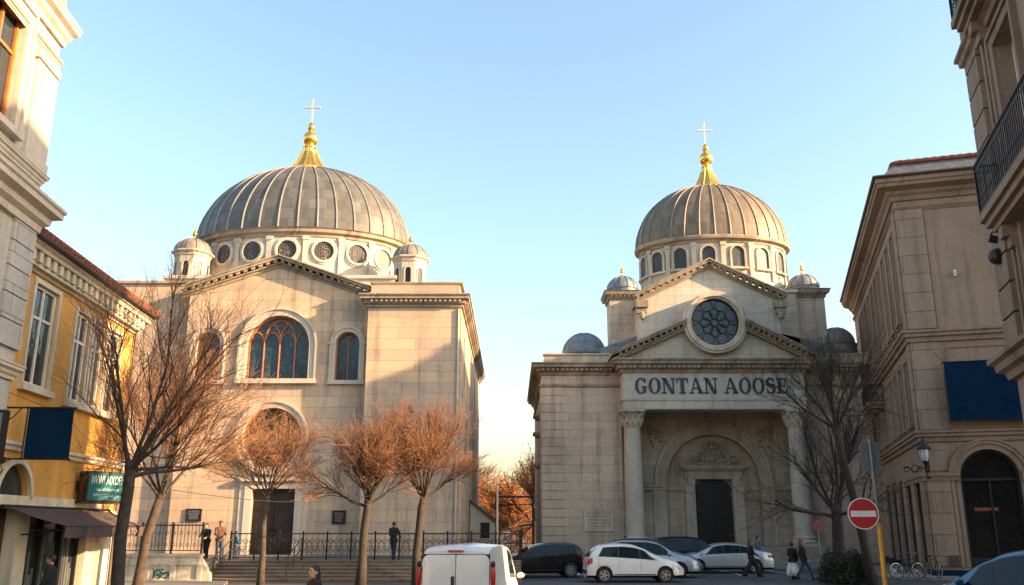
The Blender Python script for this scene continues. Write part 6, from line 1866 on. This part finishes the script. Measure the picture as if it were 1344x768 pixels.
    if skirt:
        K = MB()
        for i in range(6):
            z0 = hip.z-.62*k*i/6; z1 = hip.z-.62*k*(i+1)/6; w0 = .145+.03*i/6; w1 = .145+.03*(i+1)/6
            for y in (-.03-.022*i,.03+.022*i): capsule(K, (-.03*i/6+.05*math.sin(i), y*k, z0), (-.03*(i+1)/6+.05*math.sin(i+1), y*k, z1), w0*k, w1*k*.95)
        fuse('skirt', K, skirt, o, .016)
    E_ = MB()
    for s_ in (1,-1): E_.sphere(hd(.098,s_*.032,.012), .0085*k, 8, 6); capsule(E_, hd(.098,s_*.048,.034), hd(.103,s_*.018,.038), .006*k, .006*k, 6)
    obj('eyes', E_, 'hair_dark', o, True)
    T = MB()
    capsule(T, hip+Vector((0,.05*k,0)), hip-Vector((0,.05*k,0)), .135*k, .135*k)
    for (hp,kn,foot) in legs:
        wf = .075 if female and trousers == 'c_black' and stride > .2 else 0
        capsule(T, hp, kn, (.098)*k, (.074+wf*.6)*k); capsule(T, kn, kn.lerp(foot,.93), (.072+wf*.6)*k, (.058+wf)*k)
    fuse('trousers', T, trousers, o, .016)
    Sh = MB()
    for (hp,kn,foot) in legs: capsule(Sh, foot-Vector((.03,0,.03*k)), foot+Vector((.15*k,0,-.036*k)), .046*k, .038*k); capsule(Sh, foot+Vector((0,0,.03)), foot-Vector((.04*k,0,.035*k)), .048*k, .042*k)
    fuse('shoes', Sh, shoe, o, .014)
    Hh = MB()
    Hh.sphere(hd(-.02,0,.025), .104*k, 14, 10, (1.0,.86,1.08))
    if long_hair:
        Hh.sphere(hd(-.05,0,-.04), .10*k, 12, 8, (.8,.95,1.2)); capsule(Hh, hd(-.055,.03,-.05), hd(-.085,.03,-.33), .07*k, .06*k); capsule(Hh, hd(-.055,-.03,-.05), hd(-.085,-.03,-.33), .07*k, .06*k)
    for v in range(0): pass
    fuse('hair', Hh, hair, o, .012)
    if cap:
        Cp = MB(); Cp.sphere(hd(-.01,0,.055), .108*k, 14, 10, (1.05,.92,.85)); fuse('cap', Cp, cap, o, .012)
    return o
TZ = .80
person('man in a black jacket and blue jeans standing on the terrace behind the railing', (-5.45,41.9,TZ), R(75), 1.68, .16, 'c_black', 'c_jeans', arms=((25,40),(25,40)))
person('person in a red cap and brown jacket at the top of the church steps', (-13.55,42.2,TZ), R(-60), 1.72, .06, 'c_brown', 'c_jeans', cap='c_red', arms=((20,60),(25,55)))
person('person in dark clothes leaning over the railing beside the red cap', (-14.2,42.4,TZ), R(-100), 1.62, .05, 'c_black', 'c_black', lean=14, arms=((30,40),(30,40)))
person('short person in a blue patterned coat on the church terrace', (-13.0,42.9,TZ), R(30), 1.25, .08, 'c_blue', 'c_jeans', arms=((10,20),(10,20)))
person('woman in a long black coat with long dark hair before the church steps', (gloc(407,16.4),16.4,.0), R(215), 1.62, .10, 'c_black', 'c_black', long_hair=True, long_coat=.62, female=True, head_turn=20)
person('woman with auburn hair striding in black past the silver saloon', (gloc(988,42.6),42.7,0), R(4), 1.66, .40, 'c_black', 'c_black', 'hair_brown', True, female=True, arms=((-12,25),(18,40)))
person('person in a blue patterned coat standing behind the silver saloon', (gloc(997,48.2),48.2,0), R(-20), 1.78, .05, 'c_blue', 'c_jeans')
person('person in a black jacket and long white skirt beside the striding figure', (gloc(1043,40.4),40.5,0), R(60), 1.58, .14, 'c_black', 'c_black', female=True, skirt='c_white', arms=((30,60),(10,20)))
person('brown haired person striding in a black jacket and dark jeans beside the white skirt', (gloc(1056,40.2),40.1,0), R(-12), 1.72, .36, 'c_black', 'c_jeans', 'hair_brown', True, arms=((-20,30),(10,20)), lean=-6)
person('person in a white top half hidden behind the silver people carrier', (gloc(821,52.4),52.0,.12), R(-40), 1.62, .04, 'c_white', 'c_jeans')
person('dark coated person standing in front of the shop window', (-10.35,20.6,.12), R(190), 1.55, .08, 'c_black', 'c_black', long_coat=.45)

# ================================================================== trees
class Tree:
    def __init__(s, seed): s.r = random.Random(seed); s.wood, s.tw, s.bud = MB(), MB(), MB()
    def vec(s, k=1.0): return Vector((s.r.gauss(0,1), s.r.gauss(0,1), s.r.gauss(0,1)))*k
    def limb(s, p, d, L, r0, r1, n, wob, grav, mb, sides):
        pts, rad = [Vector(p)], [r0]
        d = Vector(d).normalized(); p = Vector(p)
        for i in range(n):
            d = (d+s.vec(wob)+Vector((0,0,grav))).normalized()
            p = p+d*(L/n); pts.append(p.copy()); rad.append(r0+(r1-r0)*(i+1)/n)
        mb.tube(pts, rad, sides, False)
        return pts, rad
def make_tree(name, label, loc, trunk, R_c, nlimb, seed, up=.25, lean=(0,0), r_trunk=.2, sub=(7,6,5), twig_mat='twig', bark='bark', bud_mat='bud', nbud=2, low=-.15, flat=1.0, group='bare street trees', tr=.008, bsz=.03, elong=1.0, target=None, limb_r=.42, bias=(0,0,0)):
    """trunk: list of (dx, dy, z) points; limbs spread from the top of the trunk into a crown of radius R_c"""
    T = Tree(seed); rnd = T.r
    o = thing(name, label, 'tree', loc, 0, group)
    tp = [Vector(p) for p in trunk]
    n = len(tp)
    m = T.wood
    rad = [r_trunk*(1.35 if i == 0 else 1-.22*i/(n-1)) for i in range(n)]
    m.tube(tp, rad, 10)
    m.sphere(tp[-1], rad[-1]*1.15, 10, 8, (1,1,1.2))
    for k in range(3): m.sphere(tp[-2].lerp(tp[-1], rnd.random())+Vector((rad[-1]*.7*math.cos(k*2.1), rad[-1]*.7*math.sin(k*2.1), 0)), rad[-1]*.5, 8, 6)
    top = tp[-1]
    ends = []
    for i in range(nlimb):
        a = 2*PI*(i+rnd.uniform(-.3,.3))/nlimb
        e = rnd.uniform(low, 1.0)
        if i % 3 == 0: e = max(e, .75)
        d = Vector((math.cos(a)*math.cos(e*PI/2), math.sin(a)*math.cos(e*PI/2), math.sin(e*PI/2)*flat+.12))
        d = (d+Vector(bias)).normalized()
        L = R_c*rnd.uniform(.52,.88)*(elong if d.z > .6 else 1)
        p0 = top+Vector((0,0,-rnd.uniform(0,.25)*R_c*.3))
        pts, rr = T.limb(p0, d, L, r_trunk*limb_r, r_trunk*.12, 6, .09, up*.10, m, 6)
        for j in range(sub[0]):
            f = .25+.75*(j+rnd.random())/sub[0]
            q = pts[min(int(f*6),5)].lerp(pts[min(int(f*6)+1,6)], f*6-int(f*6) if f < 1 else 1)
            d2 = (d+T.vec(.38)+Vector((0,0,up*.6))).normalized()
            L2 = R_c*rnd.uniform(.30,.62)*(1.15-.5*f)
            pts2, _ = T.limb(q, d2, L2, r_trunk*.13*(1.2-f*.5), tr*1.4, 5, .13, up*.14, m, 4)
            for k in range(sub[1]):
                g = .2+.8*(k+rnd.random())/sub[1]; ii = min(int(g*5),4)
                q2 = pts2[ii].lerp(pts2[ii+1], min(1,g*5-ii))
                d3 = (d2+T.vec(.42)+Vector((0,0,up*.5))).normalized()
                L3 = R_c*rnd.uniform(.14,.36)
                pts3, _ = T.limb(q2, d3, L3, tr*1.5, tr*.8, 3, .16, up*.18, T.tw, 3)
                for h in range(sub[2]):
                    w_ = .15+.85*(h+rnd.random())/sub[2]; jj = min(int(w_*3),2)
                    q3 = pts3[jj].lerp(pts3[jj+1], min(1,w_*3-jj))
                    d4 = (d3+T.vec(.42)+Vector((0,0,up*.4))).normalized()
                    L4 = R_c*rnd.uniform(.06,.17)
                    pts4, _ = T.limb(q3, d4, L4, tr*.85, tr*.5, 2, .15, up*.1, T.tw, 3)
                    for b in range(nbud):
                        c = pts4[rnd.randrange(0,3)]+T.vec(.012)
                        u_, v_ = T.vec(1).normalized()*bsz, T.vec(1).normalized()*bsz
                        T.bud.v += [tuple(c-u_*.6), tuple(c+v_*.5), tuple(c+u_*.6), tuple(c-v_*.5)]
                        z = len(T.bud.v); T.bud.f.append((z-4,z-3,z-2,z-1)); T.bud.mi.append(0)
    obj('trunk', m, bark, o, True, sharp=0)
    crown = obj('crown', T.tw, twig_mat, o)
    if nbud: obj('buds', T.bud, bud_mat, crown)
    return o
def tl(px, Y): return gloc(px, Y)
# the two trees in front of the yellow building
x1 = tl(155,22.2)
make_tree('street_tree', 'tall bare tree with thick grey trunk beside the yellow shopfront', (x1,22.2,.12), [(0,0,0),(-.12,0,.8),(-.18,0,1.9),(-.14,.05,3.0),(-.16,.1,3.6)], 4.0, 8, 21, .26, bias=(.38,0,.05), r_trunk=.17, sub=(8,7,5), bark='bark_dark', nbud=2, elong=1.2, tr=.0055, bsz=.02, low=.04, limb_r=.33)
x2 = tl(172,25.8)
make_tree('street_tree', 'leaning bare tree with sunlit orange twigs beside the whitewashed wall', (x2,26.0,.12), [(0,0,0),(.05,0,.9),(.15,0,1.9),(.28,.1,2.6),(.38,.1,3.0)], 4.2, 8, 31, .14, r_trunk=.15, sub=(9,7,6), bark='bark', nbud=2, tr=.0055, bsz=.018, low=.02, limb_r=.33)
# clipped trees in front of the left church
x3 = tl(341,35.0)
make_tree('street_tree', 'slim bare tree before the wooden church door with a fan shaped crown', (x3,35.0,0), [(0,0,0),(.02,0,1.2),(-.03,0,2.4),(.03,0,3.2),(.03,0,3.5)], 2.9, 12, 41, .18, r_trunk=.12, sub=(7,7,6), nbud=1, low=.06, tr=.0058, bsz=.020, limb_r=.30)
x4 = tl(473,35.0)
make_tree('street_tree', 'round crowned bare tree with a forked dark trunk in front of the church steps', (x4,35.0,0), [(0,0,0),(.03,0,1.0),(.04,0,2.0),(.14,0,2.9),(.16,0,3.2)], 3.0, 13, 58, .12, r_trunk=.18, sub=(8,8,7), bark='bark_dark', nbud=2, low=.06, tr=.0064, bsz=.022, limb_r=.34)
x5 = tl(546,36.0)
make_tree('street_tree', 'russet bare tree rising from behind the white van', (x5,36.2,0), [(0,0,0),(-.04,0,1.2),(.05,0,2.2),(.10,0,3.0),(.20,0,3.4)], 3.1, 10, 63, .26, r_trunk=.17, sub=(9,8,7), bark='bark_dark', nbud=2, low=.08, tr=.0066, bsz=.028, limb_r=.36, elong=1.1)
# dark trees by the brown building
make_tree('street_tree', 'dark bare tree with a stout trunk above the hedge by the brown building', (tl(1106,38.5),38.6,0), [(0,0,0),(-.03,0,1.0),(.02,0,2.0),(.05,0,2.9)], 4.6, 9, 71, .14, r_trunk=.27, sub=(7,6,5), twig_mat='twig_dark', bark='bark_black', nbud=0, low=-.02, tr=.0065, limb_r=.30)
make_tree('street_tree', 'dark bare tree with a tall leaning trunk behind the no entry sign', (tl(1147,36.5),36.6,0), [(0,0,0),(-.18,0,1.5),(-.4,0,3.2),(-.75,0,5.2),(-.9,0,6.2)], 3.6, 9, 81, .22, r_trunk=.17, sub=(7,6,5), twig_mat='twig_dark', bark='bark_black', nbud=0, low=.0, tr=.0065, limb_r=.34)
# trees beyond the gap between the churches
BG = 'orange trees beyond the gap between the churches'
for i, (x, y, h, rc_, seed, lb_, nb) in enumerate(((1.9,78,2.6,4.8,91,'rounded orange tree beyond the gap, nearest the columned church wall',8),
        (-1.2,88,2.2,4.6,92,'orange tree in the middle of the gap behind the iron gateway',8),
        (-4.2,92,3.4,5.2,93,'pale bare tree beyond the gap beside the ribbed dome church',3),
        (3.2,100,3.6,6.2,94,'tallest thin bare tree far back beyond the gap',3),
        (.6,106,1.4,4.4,95,'low orange tree farthest back beyond the iron gateway',9),
        (-3.4,112,1.6,5.0,96,'broad low orange tree far behind the outbuilding',9))):
    make_tree('tree', lb_, (x,y,0), [(0,0,0),(.05,0,h*.5),(.1,0,h)], rc_, 12, seed, .2, r_trunk=.2, sub=(7,6,5), nbud=nb, twig_mat='twig', bud_mat='leaf_orange' if nb > 4 else 'bud', low=-.35, tr=.012, bsz=.10 if nb > 4 else .06, group=BG)
# hedge
hg = MB(); hs = MB(); rnd = random.Random(17)
hx = tl(1108,37.8)
for i in range(5200):
    a = rnd.uniform(0,2*PI); e = rnd.uniform(-.1,1); rr = rnd.random()**.35
    c = Vector((1.15*rr*math.cos(a)*math.sqrt(1-max(e,0)**2*.75), .75*rr*math.sin(a), .06+1.25*rr*abs(e)**.8*(1+.12*math.sin(a*3))))
    u_ = Vector((rnd.gauss(0,1),rnd.gauss(0,1),rnd.gauss(0,1))).normalized()*.055; v_ = Vector((rnd.gauss(0,1),rnd.gauss(0,1),rnd.gauss(0,1))).normalized()*.04
    hg.add([c-u_,c+v_,c+u_,c-v_], [(0,1,2,3)])
for i in range(40):
    a = rnd.uniform(0,2*PI); hs.tube([(0.3*math.cos(a),.2*math.sin(a),0),(.7*math.cos(a)*rnd.random(),.5*math.sin(a),.5),(.9*math.cos(a)*rnd.random(),.6*math.sin(a),1.0+.4*rnd.random())], [.02,.014,.005], 4, False)
he = thing('hedge', 'dark clipped evergreen bush around the stout trunk of a bare tree', 'hedge', (hx,37.5,0))
obj('leaves', hg, 'hedge', he); obj('stems', hs, 'bark_dark', he)
# overhead cable between the trees
cb = MB(); pa, pb = Vector((x2+.7,26,3.3)), Vector((x5+.1,36.2,3.9))
pts = [pa.lerp(pb, i/24)-Vector((0,0,.5*math.sin(PI*i/24))) for i in range(25)]
cb.off = pa; cb.tube(pts, .012, 4)
co_ = obj('overhead_cable', cb, 'iron', None); co_.location = pa
tag(co_, 'thin dark cable slung between the street trees before the church', 'cable')
